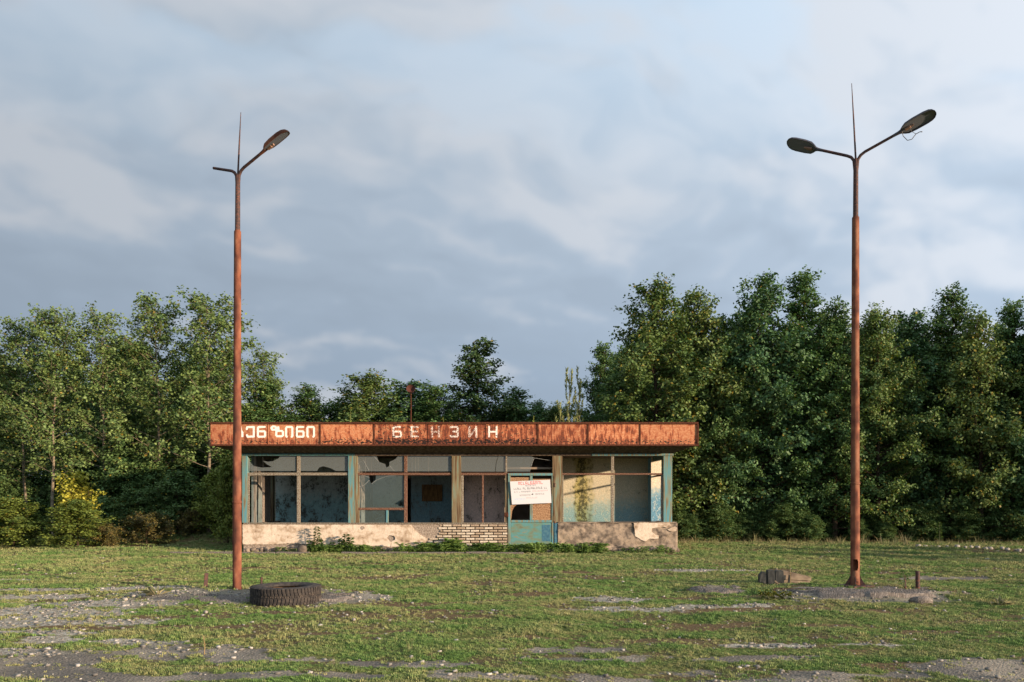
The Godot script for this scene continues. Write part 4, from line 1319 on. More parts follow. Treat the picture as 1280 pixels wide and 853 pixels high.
	var p5 := sheet("pane", clear, zoomed([[60, 30], [180, 30], [185, 90], [205, 130], [250, 85], [255, 30], [548, 30], [548, 290], [500, 312], [450, 345], [490, 350], [500, 370], [548, 362], [548, 385], [60, 385]], Vector2(440, 590), 8.53), gw, 0.0)
	sheet("pane", clear, zoomed([[60, 412], [358, 412], [358, 548], [60, 548]], Vector2(440, 590), 8.53), gw, 0.0)
	sheet("pane", glass, zoomed([[100, 88], [385, 88], [365, 140], [358, 212], [100, 212]], Vector2(560, 555), 6.09), gw, 0.0)
	sheet("pane", glass, zoomed([[388, 88], [437, 88], [437, 212], [362, 212], [369, 140]], Vector2(560, 555), 6.09), gw, 0.0)
	var p8 := sheet("pane", glass, zoomed([[450, 95], [630, 95], [655, 110], [640, 150], [620, 212], [450, 212]], Vector2(560, 555), 6.09), gw, 0.0)
	var crack := func(pane: Node3D, pts: Array, o: Vector2, times: float) -> void:
		var g := Geo.new()
		var d := -FRONT + gw - 0.004
		var path := []
		var rad := []
		for q in zoomed(pts, o, times):
			path.append(Vector3((q.x - 640.0) * d / LENS - KX, EYE + (620.0 - q.y) * d / LENS, -gw + 0.004))
			rad.append(0.004)
		g.tube(path, rad, 4)
		part("crack", g.mesh(shard), pane)
	crack.call(p3, [[45, 385], [90, 355], [135, 440]], Vector2(440, 520), 6.4)
	crack.call(p3, [[215, 370], [180, 330], [150, 320]], Vector2(440, 520), 6.4)
	crack.call(p3, [[300, 400], [335, 440]], Vector2(440, 520), 6.4)
	crack.call(p5, [[185, 90], [120, 150], [60, 160]], Vector2(440, 590), 8.53)
	crack.call(p5, [[205, 130], [262, 88], [310, 70], [380, 45], [548, 35]], Vector2(440, 590), 8.53)
	crack.call(p5, [[185, 60], [140, 45], [60, 36]], Vector2(440, 590), 8.53)
	crack.call(p8, [[630, 95], [655, 110], [640, 150], [620, 212]], Vector2(560, 555), 6.09)
	crack.call(p8, [[655, 108], [785, 128]], Vector2(560, 555), 6.09)
	# strips of an old blind behind the upper glass
	for u in [455.0, 463.0, 497.0, 500.0, 514.0, 518.0, 521.5, 534.5]:
		bar("blind_strip", pale, fx(u), fx(u) + rng.randf_range(0.008, 0.022), ty + 0.05, top - 0.01, 0.15, 0.156, null, 0.002)

	# --- door
	var door := Node3D.new()
	door.name = "door"
	kiosk.add_child(door)
	door.position = Vector3(fx(663.0) - KX, 0.1, -0.03)
	door.set_meta("label", "patched turquoise door with chipboard panels and a torn hole")
	var dk := func(called: String, m: Material, u0: float, u1: float, v0: float, v1: float, w0: float, w1: float) -> void:
		bar(called, m, fx(u0), fx(u1), fy(v1), fy(v0), w0, w1, door)
	dk.call("stile", teal, 635.0, 638.4, 595.0, 684.0, 0.02, 0.075)
	dk.call("stile", teal, 689.6, 692.8, 595.0, 684.0, 0.02, 0.075)
	dk.call("stile", teal, 662.3, 665.6, 595.2, 650.4, 0.022, 0.073)
	dk.call("rail", teal, 635.0, 692.8, 591.8, 594.9, 0.02, 0.075)
	dk.call("rail", teal, 638.5, 689.5, 650.5, 653.4, 0.02, 0.075)
	dk.call("kick_panel", kick, 638.5, 689.5, 653.5, 683.0, 0.035, 0.06)
	dk.call("paint_patch", blue, 677.5, 688.0, 656.5, 677.0, 0.031, 0.0345)
	dk.call("hinge", rust_bar, 693.0, 694.5, 604.0, 609.0, 0.0, 0.03)
	dk.call("hinge", rust_bar, 693.0, 694.5, 652.0, 657.0, 0.0, 0.03)
	dk.call("lock", trim, 630.5, 635.6, 641.0, 646.5, -0.01, 0.018)
	var ob := sheet("chipboard", osb, [Vector2(638.4, 597.0), Vector2(662.3, 597.0), Vector2(662.3, 632.0), Vector2(655, 629.5), Vector2(648, 630), Vector2(643, 633.5), Vector2(640.2, 639), Vector2(639.2, 648), Vector2(638.4, 650.4)], 0.045, 0.015, door)
	ob.position -= door.position
	ob = sheet("chipboard", osb, [Vector2(665.7, 599.0), Vector2(689.5, 599.0), Vector2(689.5, 650.4), Vector2(665.7, 650.4)], 0.045, 0.015, door)
	ob.position -= door.position

	build_notice()
	build_roof_things(y1)


# the white notice on the door: lines of small print under a red heading
func build_notice() -> void:
	var w := 384
	var h := 224
	var im := Image.create(w, h, false, Image.FORMAT_RGB8)
	im.fill(Color8(206, 205, 206))
	rng.seed = 31
	var lines := [[78, 292, 8, 30, Color8(206, 96, 92)], [136, 240, 40, 14, Color8(96, 92, 96)], [30, 346, 64, 20, Color8(92, 90, 96)], [34, 190, 98, 14, Color8(110, 108, 112)], [206, 352, 96, 14, Color8(206, 150, 152)], [82, 182, 132, 14, Color8(126, 122, 124)], [232, 312, 126, 14, Color8(120, 116, 120)], [142, 250, 160, 14, Color8(198, 160, 160)], [30, 128, 168, 16, Color8(150, 182, 214)]]
	for l in lines:
		var x: int = l[0]
		while x < l[1]:
			var cw := int(l[3] * rng.randf_range(0.5, 0.75))
			if rng.randf() < 0.12:
				x += cw
				continue
			var st := maxi(2, int(l[3] * 0.17))
			var y: int = l[2]
			var glyph := rng.randi() % 5
			im.fill_rect(Rect2i(x, y + 2, st, l[3] - 4), l[4])
			if glyph != 1: im.fill_rect(Rect2i(x, y, cw, st), l[4])
			if glyph in [0, 2, 4]: im.fill_rect(Rect2i(x + cw - st, y + int(l[3] * (0.0 if glyph == 0 else 0.45)), st, int(l[3] * (1.0 if glyph == 0 else 0.5))), l[4])
			if glyph in [1, 2, 3]: im.fill_rect(Rect2i(x, y + l[3] - st, cw, st), l[4])
			if glyph in [2, 4]: im.fill_rect(Rect2i(x, y + int(l[3] * 0.45), cw, st), l[4])
			x += cw + maxi(2, int(l[3] * 0.22))
	im.fill_rect(Rect2i(196, 130, 16, 8), Color8(24, 24, 26))
	im.fill_rect(Rect2i(206, 125, 6, 8), Color8(24, 24, 26))
	var m := mat("printed notice", Color.WHITE, 0.6, tex(im))
	var d := -FRONT - 0.02
	var at := Vector3((663.0 - 640.0) * d / LENS, EYE + (620.0 - 630.0) * d / LENS, -d)
	var q := [Vector2(640.0, 631.0), Vector2(637.4, 602.2), Vector2(687.6, 600.0), Vector2(689.4, 629.0)].map(func(p): return Vector3((p.x - 640.0) * d / LENS, EYE + (620.0 - p.y) * d / LENS, -d) - at)
	var g := Geo.new()
	var z := Vector3(0, 0, 0.006)
	g.quad(q[0], q[1], q[2], q[3])
	for k in 4:
		g.quad(q[(k + 1) % 4], q[k], q[k] - z, q[(k + 1) % 4] - z, [Vector2(0, 0), Vector2(0, 0.02), Vector2(0.02, 0.02), Vector2(0.02, 0)])
	g.quad(q[3] - z, q[2] - z, q[1] - z, q[0] - z, [Vector2(0, 0), Vector2(0, 0.02), Vector2(0.02, 0.02), Vector2(0.02, 0)])
	single("notice_sign", g.mesh(m), at, "white printed notice with a red heading hung crooked on the door", "sign")


func build_roof_things(roof: float) -> void:
	var rust: Material = mats["rusty trim"]
	var d := 24.3
	var foot := Vector3((513.5 - 640.0) * d / LENS, roof - 0.03, -d)
	var o := thing("roof_siren", foot, "thin rusty post with a round horn standing on the kiosk roof", "siren")
	var g := Geo.new()
	var top := EYE + (620.0 - 488.0) * d / LENS - foot.y
	g.tube([Vector3.ZERO, Vector3(0.005, top * 0.5, 0), Vector3(0, top, 0)], [0.02, 0.017, 0.015], 8)
	part("post", g.mesh(rust), o)
	g = Geo.new()
	g.lathe([Vector2(0.0, -0.1), Vector2(0.05, -0.1), Vector2(0.075, -0.04), Vector2(0.125, 0.05), Vector2(0.13, 0.09), Vector2(0.1, 0.06), Vector2(0.0, 0.0)], 16, Transform3D(Basis(Vector3.RIGHT, 1.2) * Basis(Vector3.UP, 0.3), Vector3(0.01, top, 0.04)))
	part("horn", g.mesh(mat("dark rust", srgb(72, 40, 32), 0.85, null)), o)
	g = Geo.new()
	g.tube([Vector3(0.02, top + 0.03, 0), Vector3(0.1, top + 0.05, 0.02), Vector3(0.15, top + 0.03, 0.03)], [0.012, 0.012, 0.01], 6)
	part("bracket", g.mesh(rust), o)
	# weeds that took root on the roof edge
	var wm := mat("roof weed leaves", Color.WHITE, 0.7)
	wm.vertex_color_use_as_albedo = true
	wm.backlight_enabled = true
	wm.backlight = Color(0.4, 0.4, 0.3)
	var spots := [[438.0, 0.40, "yellow green weed standing on the roof above a plain fascia panel"], [554.0, 0.24, "short bright weed on the roof above the third Cyrillic letter"], [667.0, 0.28, "forked weed on the roof above a fascia joint right of the lettering"], [505.5, 0.12, "tiny weed on the roof left of the rusty post"]]
	for s in spots:
		var gg := Geo.new()
		rng.seed = int(s[0])
		for k in 26:
			var t := rng.randf()
			gg.col = lin(0.20, 0.24, 0.05) * rng.randf_range(0.6, 1.3)
			var a := rng.randf() * TAU
			var b := Vector3(rng.randf_range(-0.02, 0.02), t * s[1] * 0.9, 0)
			var l := rng.randf_range(0.05, 0.1) * (1.1 - t * 0.5)
			var dd := Vector3(cos(a), rng.randf_range(0.4, 1.2), sin(a)).normalized() * l
			var side := dd.cross(Vector3.UP).normalized() * l * 0.2
			gg.quad(b, b + dd * 0.5 + side, b + dd, b + dd * 0.5 - side)
		gg.col = lin(0.18, 0.2, 0.06)
		gg.tube([Vector3.ZERO, Vector3(0, s[1], 0)], [0.008, 0.004], 4)
		single("roof_weed", gg.mesh(wm), Vector3((s[0] - 640.0) * 23.0 / LENS, roof - 0.03, -23.0), s[2], "weed", "weeds rooted on the roof edge")


# ------------------------------------------------------------------ lamp posts
# A long open lamp head pointing along +x from its neck at the origin.
func lamp_head(parent: Node3D, at: Vector3, towards: Vector3, shell: Material, inside: Material, gutted: bool, roll: float) -> void:
	var o := Node3D.new()
	o.name = "lamp_head"
	parent.add_child(o, true)
	var x := towards.normalized()
	var z := x.cross(Vector3.UP).normalized()
	o.transform = Transform3D(Basis(x, z.cross(x), z) * Basis(Vector3.RIGHT, roll), at)
	var outline := [[0.0, 0.028, 0.03], [0.04, 0.04, 0.04], [0.09, 0.09, 0.065], [0.14, 0.125, 0.085], [0.25, 0.138, 0.095], [0.42, 0.138, 0.095], [0.5, 0.125, 0.085], [0.545, 0.095, 0.066], [0.575, 0.045, 0.034], [0.582, 0.006, 0.01]]
	var g := Geo.new()
	var seg := 12
	var shrink := [1.0, 0.93]
	for layer in 2:
		var first := g.v.size()
		for e in outline:
			for s in seg + 1:
				var a: float = PI * s / seg
				var p := Vector3(e[0], sin(a) * e[2] * shrink[layer] - 0.01, cos(a) * e[1] * shrink[layer])
				g.vert(p, Vector3(0, sin(a), cos(a)) * (1.0 if layer == 0 else -1.0))
		for k in outline.size() - 1:
			for s in seg:
				var i := first + k * (seg + 1) + s
				g.face(i, i + seg + 1, i + seg + 2)
				g.face(i, i + seg + 2, i + 1)
	# the rim that joins both skins
	for k in outline.size() - 1:
		for e in [0, seg]:
			var a: int = k * (seg + 1) + e
			var b: int = a + outline.size() * (seg + 1)
			g.quad(g.v[a], g.v[a + seg + 1], g.v[b + seg + 1], g.v[b])
	part("housing", g.mesh(shell), o)
	g = Geo.new()
	g.tube([Vector3(-0.1, 0, 0), Vector3(0.0, 0, 0), Vector3(0.07, 0.006, 0)], [0.022, 0.027, 0.034], 10)
	part("neck", g.mesh(shell), o)
	g = Geo.new()
	var y := 0.012 if gutted else -0.004
	for k in range(1, outline.size() - 2):
		var e: Array = outline[k]
		var f: Array = outline[k + 1]
		g.quad(Vector3(e[0], y, -e[1] * 0.9), Vector3(e[0], y, e[1] * 0.9), Vector3(f[0], y, f[1] * 0.9), Vector3(f[0], y, -f[1] * 0.9))
	part("inner_plate", g.mesh(inside), o)
	g = Geo.new()
	g.box(Vector3(0.09, 0.03, 0.05), 0.004, Transform3D(Basis(), Vector3(0.15, y - 0.018, 0)))
	g.tube([Vector3(0.19, y - 0.014, 0), Vector3(0.24, y - 0.014, 0)], [0.016, 0.018], 8)
	part("bulb_socket", g.mesh(mats["lamp socket"]), o)
	if gutted:
		g = Geo.new()
		g.tube([Vector3(0.06, -0.01, 0.02), Vector3(0.05, -0.1, 0.03), Vector3(0.08, -0.2, 0.03), Vector3(0.14, -0.22, 0.03), Vector3(0.22, -0.17, 0.02), Vector3(0.28, -0.17, 0.02), Vector3(0.31, -0.19, 0.02)], [0.006, 0.006, 0.006, 0.006, 0.006, 0.006, 0.008], 6)
		g.tube([Vector3(0.17, -0.01, 0.01), Vector3(0.18, -0.09, 0.01), Vector3(0.22, -0.17, 0.02)], [0.004, 0.004, 0.004], 6)
		part("loose_wire", g.mesh(mats["loose wire"]), o).rotation.x = -roll


func lamp_post(at: Vector3, tall: float, turn: float, heads: Array, spike: Vector3, label: String, hatch: bool) -> void:
	var o := thing("lamp_post", at, label, "lamp post", "rusty lamp posts on the lot")
	var rust: Material = mats["rust"]
	var step := tall * 0.865
	var g := Geo.new()
	if hatch:                                     # a tube with a rust eaten opening low in its face
		var rings := [-0.1, 0.26, 0.29, 0.42, 0.445, 0.62]
		for k in 5:
			for q in 40:
				var a0 := TAU * q / 40.0
				var a1 := TAU * (q + 1) / 40.0
				var gap := (q >= 8 and q <= 14) if k == 2 else (q >= 9 and q <= 14) if k in [1, 3] else false
				if gap: continue
				var first := g.v.size()
				for e in [[a0, rings[k]], [a0, rings[k + 1]], [a1, rings[k + 1]], [a1, rings[k]]]:
					g.vert(Vector3(cos(e[0]) * 0.073, e[1], sin(e[0]) * 0.073), Vector3(cos(e[0]), 0, sin(e[0])))
				g.face(first, first + 1, first + 2)
				g.face(first, first + 2, first + 3)
		g.tube([Vector3(0, 0.62, 0), Vector3(0, step * 0.25, 0), Vector3(0.003, step * 0.6, 0), Vector3(0.008, step - 0.02, 0), Vector3(0.008, step, 0)], [0.073, 0.07, 0.062, 0.057, 0.046], 20, false)
	else:
		g.tube([Vector3(0, -0.1, 0), Vector3(0, step * 0.25, 0), Vector3(0.003, step * 0.6, 0), Vector3(0.008, step - 0.02, 0), Vector3(0.008, step, 0)], [0.072, 0.069, 0.061, 0.056, 0.045], 20)
	part("lower_pole", g.mesh(rust), o)
	g = Geo.new()
	g.lathe([Vector2(0.069, -0.02), Vector2(0.0755, -0.014), Vector2(0.076, 0.01), Vector2(0.069, 0.02)], 20, Transform3D(Basis(), Vector3(0.002, tall * (0.21 if not hatch else 0.24), 0)))
	part("weld_collar", g.mesh(rust), o)
	g = Geo.new()
	g.tube([Vector3(0.008, step - 0.05, 0), Vector3(0.012, tall, 0)], [0.042, 0.038], 16)
	part("upper_pole", g.mesh(mats["dark rusty steel"]), o)
	g = Geo.new()
	var top := Vector3(0.012, tall, 0)
	g.tube([top - Vector3(0, 0.05, 0), top + spike * 0.5, top + spike], [0.017, 0.013, 0.005], 8)
	part("spike", g.mesh(mats["dark rusty steel"]), o)
	var dir := Vector3(cos(turn), 0, -sin(turn) * -1.0)
	for h in heads:
		var s: float = h[0]
		var reach: float = h[1]
		var rise: float = h[2]
		var d := dir * s
		g = Geo.new()
		var pts := [top + Vector3(0, -0.18, 0) + d * 0.015, top + Vector3(0, -0.02, 0) + d * 0.03, top + Vector3(0, 0.045, 0) + d * 0.075, top + Vector3(0, 0.085, 0) + d * 0.14, top + Vector3(0, rise, 0) + d * reach]
		g.tube(pts, [0.026, 0.026, 0.025, 0.024, 0.023], 10)
		part("arm", g.mesh(mats["dark rusty steel"]), o)
		if h[3]:
			lamp_head(o, pts[4] - (pts[4] - pts[3]).normalized() * 0.02, pts[4] - pts[3], mats["lamp housing"] if hatch else rust, mats["lamp inside"], h[4], h[5])
	if hatch:
		g = Geo.new()
		for k in 4:
			var a := k * PI * 0.5 + 0.35
			var dd := Vector3(cos(a), 0, sin(a))
			var sd := Vector3(-sin(a), 0, cos(a)) * 0.006
			var p := [dd * 0.07 + Vector3(0, 0.17, 0), dd * 0.07, dd * 0.17]
			g.tri(p[0] + sd, p[1] + sd, p[2] + sd); g.tri(p[0] - sd, p[2] - sd, p[1] - sd)
			g.quad(p[0] + sd, p[2] + sd, p[2] - sd, p[0] - sd)
		g.box(Vector3(0.42, 0.03, 0.42), 0.006, Transform3D(Basis(Vector3.UP, 0.35), Vector3(0, 0.0, 0)))
		part("base_flange", g.mesh(mats["dark rusty steel"]), o)


func build_lamps() -> void:
	var bump := grey_tile(121, 0.06, 256)
	mat("rust", Color.WHITE, 0.85, ramp_tile(122, 0.012, [[0.0, srgb(50, 34, 30)], [0.34, srgb(84, 50, 40)], [0.5, srgb(112, 67, 50)], [0.64, srgb(130, 82, 60)], [1.0, srgb(164, 122, 94)]], 512, 8, Vector2(1, 0.5)), 0.55, bump, 0.12)
	mat("dark rusty steel", Color.WHITE, 0.7, ramp_tile(123, 0.05, [[0.0, srgb(46, 40, 42)], [0.5, srgb(76, 58, 54)], [0.75, srgb(112, 66, 50)], [1.0, srgb(140, 84, 60)]]), 1.6)
	mat("lamp housing", Color.WHITE, 0.55, ramp_tile(124, 0.05, [[0.0, srgb(54, 58, 66)], [0.55, srgb(70, 74, 82)], [0.72, srgb(104, 82, 72)], [1.0, srgb(136, 92, 70)]]), 2.4)  # the blue of the skylight is mixed into this grey
	mat("lamp inside", srgb(108, 112, 120), 0.6)
	mat("lamp socket", srgb(150, 120, 104), 0.6)
	mat("loose wire", srgb(120, 112, 104), 0.6)
	var l := Vector3(-4.51, 0.0, -13.47)
	l.y = ground_height(l.x, l.z)
	lamp_post(l, 6.87 - l.y, deg_to_rad(30.0), [[1.0, 0.60, 0.26, true, false, 0.38], [-1.0, 0.58, 0.22, false, false, 0.0]], Vector3(0.05, 1.02, 0.0), "rusty left lamp post with one lamp head and one bare arm", false)
	var r := Vector3(5.675, 0.0, -13.58)
	r.y = ground_height(r.x, r.z)
	lamp_post(r, 7.17 - r.y, deg_to_rad(35.0), [[1.0, 0.66, 0.27, true, true, -0.3], [-1.0, 0.62, 0.31, true, false, 0.5]], Vector3(-0.07, 1.25, 0.0), "rusty right lamp post with two lamp heads and a dark hatch low down", true)


# ------------------------------------------------------------------ things lying about
func build_tyre() -> void:
	var rubber := mat("dusty rubber", Color.WHITE, 0.85, ramp_tile(131, 0.04, [[0.0, srgb(38, 36, 36)], [0.5, srgb(58, 54, 51)], [0.8, srgb(84, 76, 68)], [1.0, srgb(104, 94, 82)]]), 1.3, grey_tile(132, 0.1, 128), 0.2)
	var at := Vector3(-3.44, 0, -12.5)
	at.y = ground_height(at.x, at.z + 0.3) - 0.015
	var o := thing("tyre", at, "worn black truck tyre lying flat beside the left lamp post", "tyre")
	var g := Geo.new()
	var prof := [Vector2(0.29, 0.0), Vector2(0.33, 0.0)]
	for k in 7:
		var t := k / 6.0
		prof.append(Vector2(lerpf(0.35, 0.485, t), lerpf(0.012, 0.0, t) + 0.012 * sin(t * PI)))
	prof.append_array([Vector2(0.508, 0.012), Vector2(0.512, 0.05), Vector2(0.512, 0.215), Vector2(0.508, 0.25), Vector2(0.49, 0.262)])
	for k in 7:
		var t := k / 6.0
		prof.append(Vector2(lerpf(0.47, 0.345, t), 0.264 - 0.004 * t + 0.008 * sin(t * PI)))
	prof.append_array([Vector2(0.315, 0.252), Vector2(0.295, 0.238), Vector2(0.292, 0.222), Vector2(0.31, 0.212)])
	g.lathe(prof, 64)
	part("carcass", g.mesh(rubber), o)
	g = Geo.new()
	g.lathe([Vector2(0.31, 0.212), Vector2(0.4, 0.195), Vector2(0.47, 0.15), Vector2(0.475, 0.1), Vector2(0.4, 0.05), Vector2(0.31, 0.035), Vector2(0.29, 0.02), Vector2(0.29, 0.0)], 64)
	g.lathe([Vector2(0.47, 0.1), Vector2(0.2, 0.135), Vector2(0.0, 0.125)], 40)
	part("inner_liner", g.mesh(mat("dusty liner", Color.WHITE, 0.95, ramp_tile(133, 0.05, [[0.0, srgb(120, 96, 72)], [1.0, srgb(186, 158, 124)]]), 1.5)), o)
	g = Geo.new()
	var n := 58
	for k in n:
		for row in 2:
			var a := TAU * (k + row * 0.5) / n
			var y0 := 0.155 if row else 0.012
			# a hooked lug: three short bars that bend round
			for e in 3:
				var yy := y0 + 0.018 + e * 0.033
				var aa: float = a + [0.0, 0.018, 0.022][e] * (1.0 if row else -1.0) * (1.0 if row == 0 else 1.0)
				g.box(Vector3(0.024, 0.036, 0.036), 0.004, Transform3D(Basis(Vector3.UP, -aa), Vector3(cos(aa) * 0.513, yy, sin(aa) * 0.513)))
	part("tread", g.mesh(rubber), o).set_meta("kind", "stuff")
	g = Geo.new()
	for k in 90:
		var a := TAU * k / 90.0
		g.box(Vector3(0.02, 0.022, 0.022), 0.004, Transform3D(Basis(Vector3.UP, -a + 0.5 * (k % 2)), Vector3(cos(a) * 0.511, 0.132 + 0.007 * (k % 2), sin(a) * 0.511)))
	part("centre_rib", g.mesh(rubber), o)


func rod(called: String, u: float, v: float, tall: float, r: float, lean: Vector3, m: Material, label: String, flat := false) -> void:
	var at := gp(u, v)
	at.y = ground_height(at.x, at.z) - 0.03
	var g := Geo.new()
	if flat:
		g.box(Vector3(r * 2.4, tall, r * 0.7), 0.003, Transform3D(Basis(Vector3.FORWARD, lean.x) * Basis(Vector3.UP, 0.5), Vector3(lean.x * tall * 0.5, tall * 0.5, 0)))
		g.box(Vector3(r * 0.7, tall * 0.86, r * 2.0), 0.003, Transform3D(Basis(Vector3.FORWARD, lean.x) * Basis(Vector3.UP, 0.5), Vector3(lean.x * tall * 0.5 - r * 0.9, tall * 0.42, -r)))
	else:
		g.tube([Vector3.ZERO, Vector3(lean.x * tall * 0.5, tall * 0.5, 0), Vector3(lean.x * tall, tall, lean.z * tall)], [r, r, r * 0.97], 12)
	single(called, g.mesh(m), at, label, "stake" if called != "pipe_stub" else "pipe", "rusty stubs left in the ground")


func build_litter() -> void:
	var rust: Material = mats["rust"]
	var dark: Material = mats["dark rusty steel"]
	var conc := mat("old slab concrete", Color.WHITE, 0.95, ramp_tile(141, 0.05, [[0.0, srgb(56, 52, 48)], [0.4, srgb(94, 88, 82)], [0.65, srgb(124, 116, 108)], [0.85, srgb(160, 152, 142)], [1.0, srgb(196, 190, 180)]], 512, 6), 1.4, grey_tile(142, 0.12, 256), 1.6)
	rod("iron_stake", 256.5, 740.0, 0.27, 0.026, Vector3(0.07, 0, 0), dark, "flat rusty iron stake left of the left lamp post", true)
	rod("pipe_stub", 326.5, 733.0, 0.17, 0.02, Vector3(0.02, 0, 0), dark, "short rusty pipe stub behind the tyre")
	rod("pipe_stub", 1147.5, 744.0, 0.31, 0.034, Vector3(-0.01, 0, 0), dark, "upright rusty pipe right of the right lamp post")
	rod("pipe_stub", 1132.0, 744.0, 0.24, 0.018, Vector3(-0.05, 0, 0), dark, "thin leaning rod beside the upright pipe")

	# crumbled islands round the lamp feet
	var island := func(cu: float, cv: float, half: float, deep: float, high: float, label: String, seed_: int) -> void:
		var c := gp(cu, cv)
		c.y = ground_height(c.x, c.z) - 0.03
		var f := noisy(seed_, 0.9, 3)
		var g := Geo.new()
		var seg := 64
		var rings := [0.0, 0.2, 0.4, 0.55, 0.7, 0.82, 0.92, 1.0, 1.1]
		for r in rings.size():
			for s in seg + 1:
				var a := TAU * (s % seg) / seg
				var sq := pow(pow(absf(cos(a)), 4.0) + pow(absf(sin(a)), 4.0), -0.25)
				var k := 1.0 + 0.5 * f.get_noise_2d(cos(a) * 2.0, sin(a) * 2.0) + 0.3 * f.get_noise_2d(cos(a) * 6.0, sin(a) * 6.0)
				var p: Vector3 = Vector3(cos(a) * half * sq * k, 0, sin(a) * deep * sq * k) * rings[r]
				p.y = (high if r < 6 else high * [0.9, 0.4, 0.0][r - 6]) - (0.01 * rings[r] if r < 8 else 0.12) + 0.05 * f.get_noise_2d(p.x * 3.0, p.z * 3.0) + 0.02 * f.get_noise_2d(p.x * 12.0, p.z * 12.0) + 0.03
				g.vert(p, Vector3(0, 1, 0) if r < 7 else Vector3(cos(a) * 0.6, 0.8, sin(a) * 0.6).normalized())
		for r in rings.size() - 1:
			for s in seg:
				var i := r * (seg + 1) + s
				g.face(i, i + seg + 1, i + seg + 2)
				g.face(i, i + seg + 2, i + 1)
		single("concrete_island", g.mesh(conc), c, label, "slab", "crumbled lamp islands")
	island.call(306.0, 748.0, 1.45, 0.42, 0.0, "low crumbled concrete island under the left lamp post and tyre", 151)
	island.call(1084.0, 745.5, 1.08, 0.4, 0.02, "raised crumbled concrete island under the right lamp post", 152)
	island.call(895.0, 739.5, 0.42, 0.28, 0.03, "small crumbled concrete lump left of the wooden block", 153)
	var kb := Geo.new()
	kb.stone(Vector3(0.36, 0.13, 0.18), fine_noise, Vector3(8, 2, 1), 0.12)
	var kp := gp(1152.0, 754.0)
	kp.y = ground_height(kp.x, kp.z) + 0.04
	single("kerb_block", kb.mesh(conc), kp, "broken kerb block at the right end of the raised island", "block")

	# the split wooden block with a tapering plank
	var wood := mat("grey split wood", Color.WHITE, 0.92, ramp_tile(143, 0.03, [[0.0, srgb(70, 62, 54)], [0.5, srgb(122, 108, 92)], [1.0, srgb(160, 144, 122)]], 256, 5, Vector2(1, 0.2)), 1.6, grey_tile(144, 0.05, 128), 0.6)
	wood.uv1_scale = Vector3(0.35, 2.2, 2.2)
	var tarred := mat("tarred wood", Color.WHITE, 0.9, ramp_tile(145, 0.04, [[0.0, srgb(38, 40, 40)], [0.6, srgb(62, 64, 62)], [1.0, srgb(88, 86, 80)]], 256, 5, Vector2(1, 0.3)), 1.6)  # shade on the faces turned from the sun is put into this colour
	var bp := gp(976.0, 731.0)
	bp.y = ground_height(bp.x, bp.z) - 0.02
	var o := thing("wooden_block", bp, "dark tarred wooden block with a tapering plank near the right lamp post", "wood block")
	for k in 3:
		var g := Geo.new()
		var w := [0.12, 0.13, 0.14][k] as float
		var h := [0.25, 0.285, 0.275][k] as float
		var pts := PackedVector2Array([Vector2(-w / 2, 0), Vector2(w / 2, 0), Vector2(w / 2, h - 0.03), Vector2(w / 2 - 0.02, h), Vector2(-w / 2 + (0.05 if k == 0 else 0.015), h), Vector2(-w / 2, h - (0.06 if k == 0 else 0.02))])
		g.slab(pts, 0.0, 0.16)
		part("board", g.mesh(tarred), o, Vector3(-0.33 + k * 0.142, 0, 0.05 + k * 0.02)).rotation.y = -0.1
	var pg := Geo.new()
	pg.slab(PackedVector2Array([Vector2(0, 0.12), Vector2(0.5, 0.10), Vector2(0.5, 0.165), Vector2(0.12, 0.255), Vector2(0, 0.275)]), 0.0, 0.2)
	part("plank", pg.mesh(wood), o, Vector3(0.03, 0, 0.06))
	pg = Geo.new()
	pg.slab(PackedVector2Array([Vector2(0, 0.0), Vector2(0.47, 0.0), Vector2(0.48, 0.09), Vector2(0, 0.11)]), 0.0, 0.18)
	part("plank", pg.mesh(wood), o, Vector3(0.03, 0, 0.05))
	pg = Geo.new()
	pg.box(Vector3(0.035, 0.2, 0.03), 0.004, Transform3D(Basis(Vector3.FORWARD, 0.12), Vector3(0.115, 0.11, 0.11)))
	part("peg", pg.mesh(tarred), o)
	pg = Geo.new()
	pg.box(Vector3(0.03, 0.15, 0.025), 0.004, Transform3D(Basis(Vector3.FORWARD, -0.85), Vector3(-0.11, 0.06, 0.17)))
	part("peg", pg.mesh(wood), o)

	# pale stones
	var sm := mat("pale stone", Color.WHITE, 0.92, ramp_tile(146, 0.06, [[0.0, srgb(98, 92, 84)], [0.5, srgb(142, 136, 126)], [1.0, srgb(186, 180, 170)]]), 2.0, grey_tile(147, 0.1, 128), 0.5)
	var shapes := []
	for k in 4:
		var g := Geo.new()
		g.stone(Vector3(0.2, 0.12, 0.15), fine_noise, Vector3(k * 3.0, 1, 5), 0.3, 7, 10)
		shapes.append(g.mesh(sm))
	rng.seed = 909
	for k in 16:
		var p := gp(1150.0 + k * 9.0 + rng.randf_range(-4, 4), 684.6 + k * 0.28 + rng.randf_range(-0.5, 0.5))
		p.y = ground_height(p.x, p.z) + 0.03
		var o2 := single("stone", shapes[k % 4], p, "pale stone in the loose row along the foot of the right wood", "stone", "row of pale stones by the right wood")
		o2.basis = Basis(Vector3.UP, rng.randf() * TAU).scaled(Vector3.ONE * rng.randf_range(0.35, 0.95))
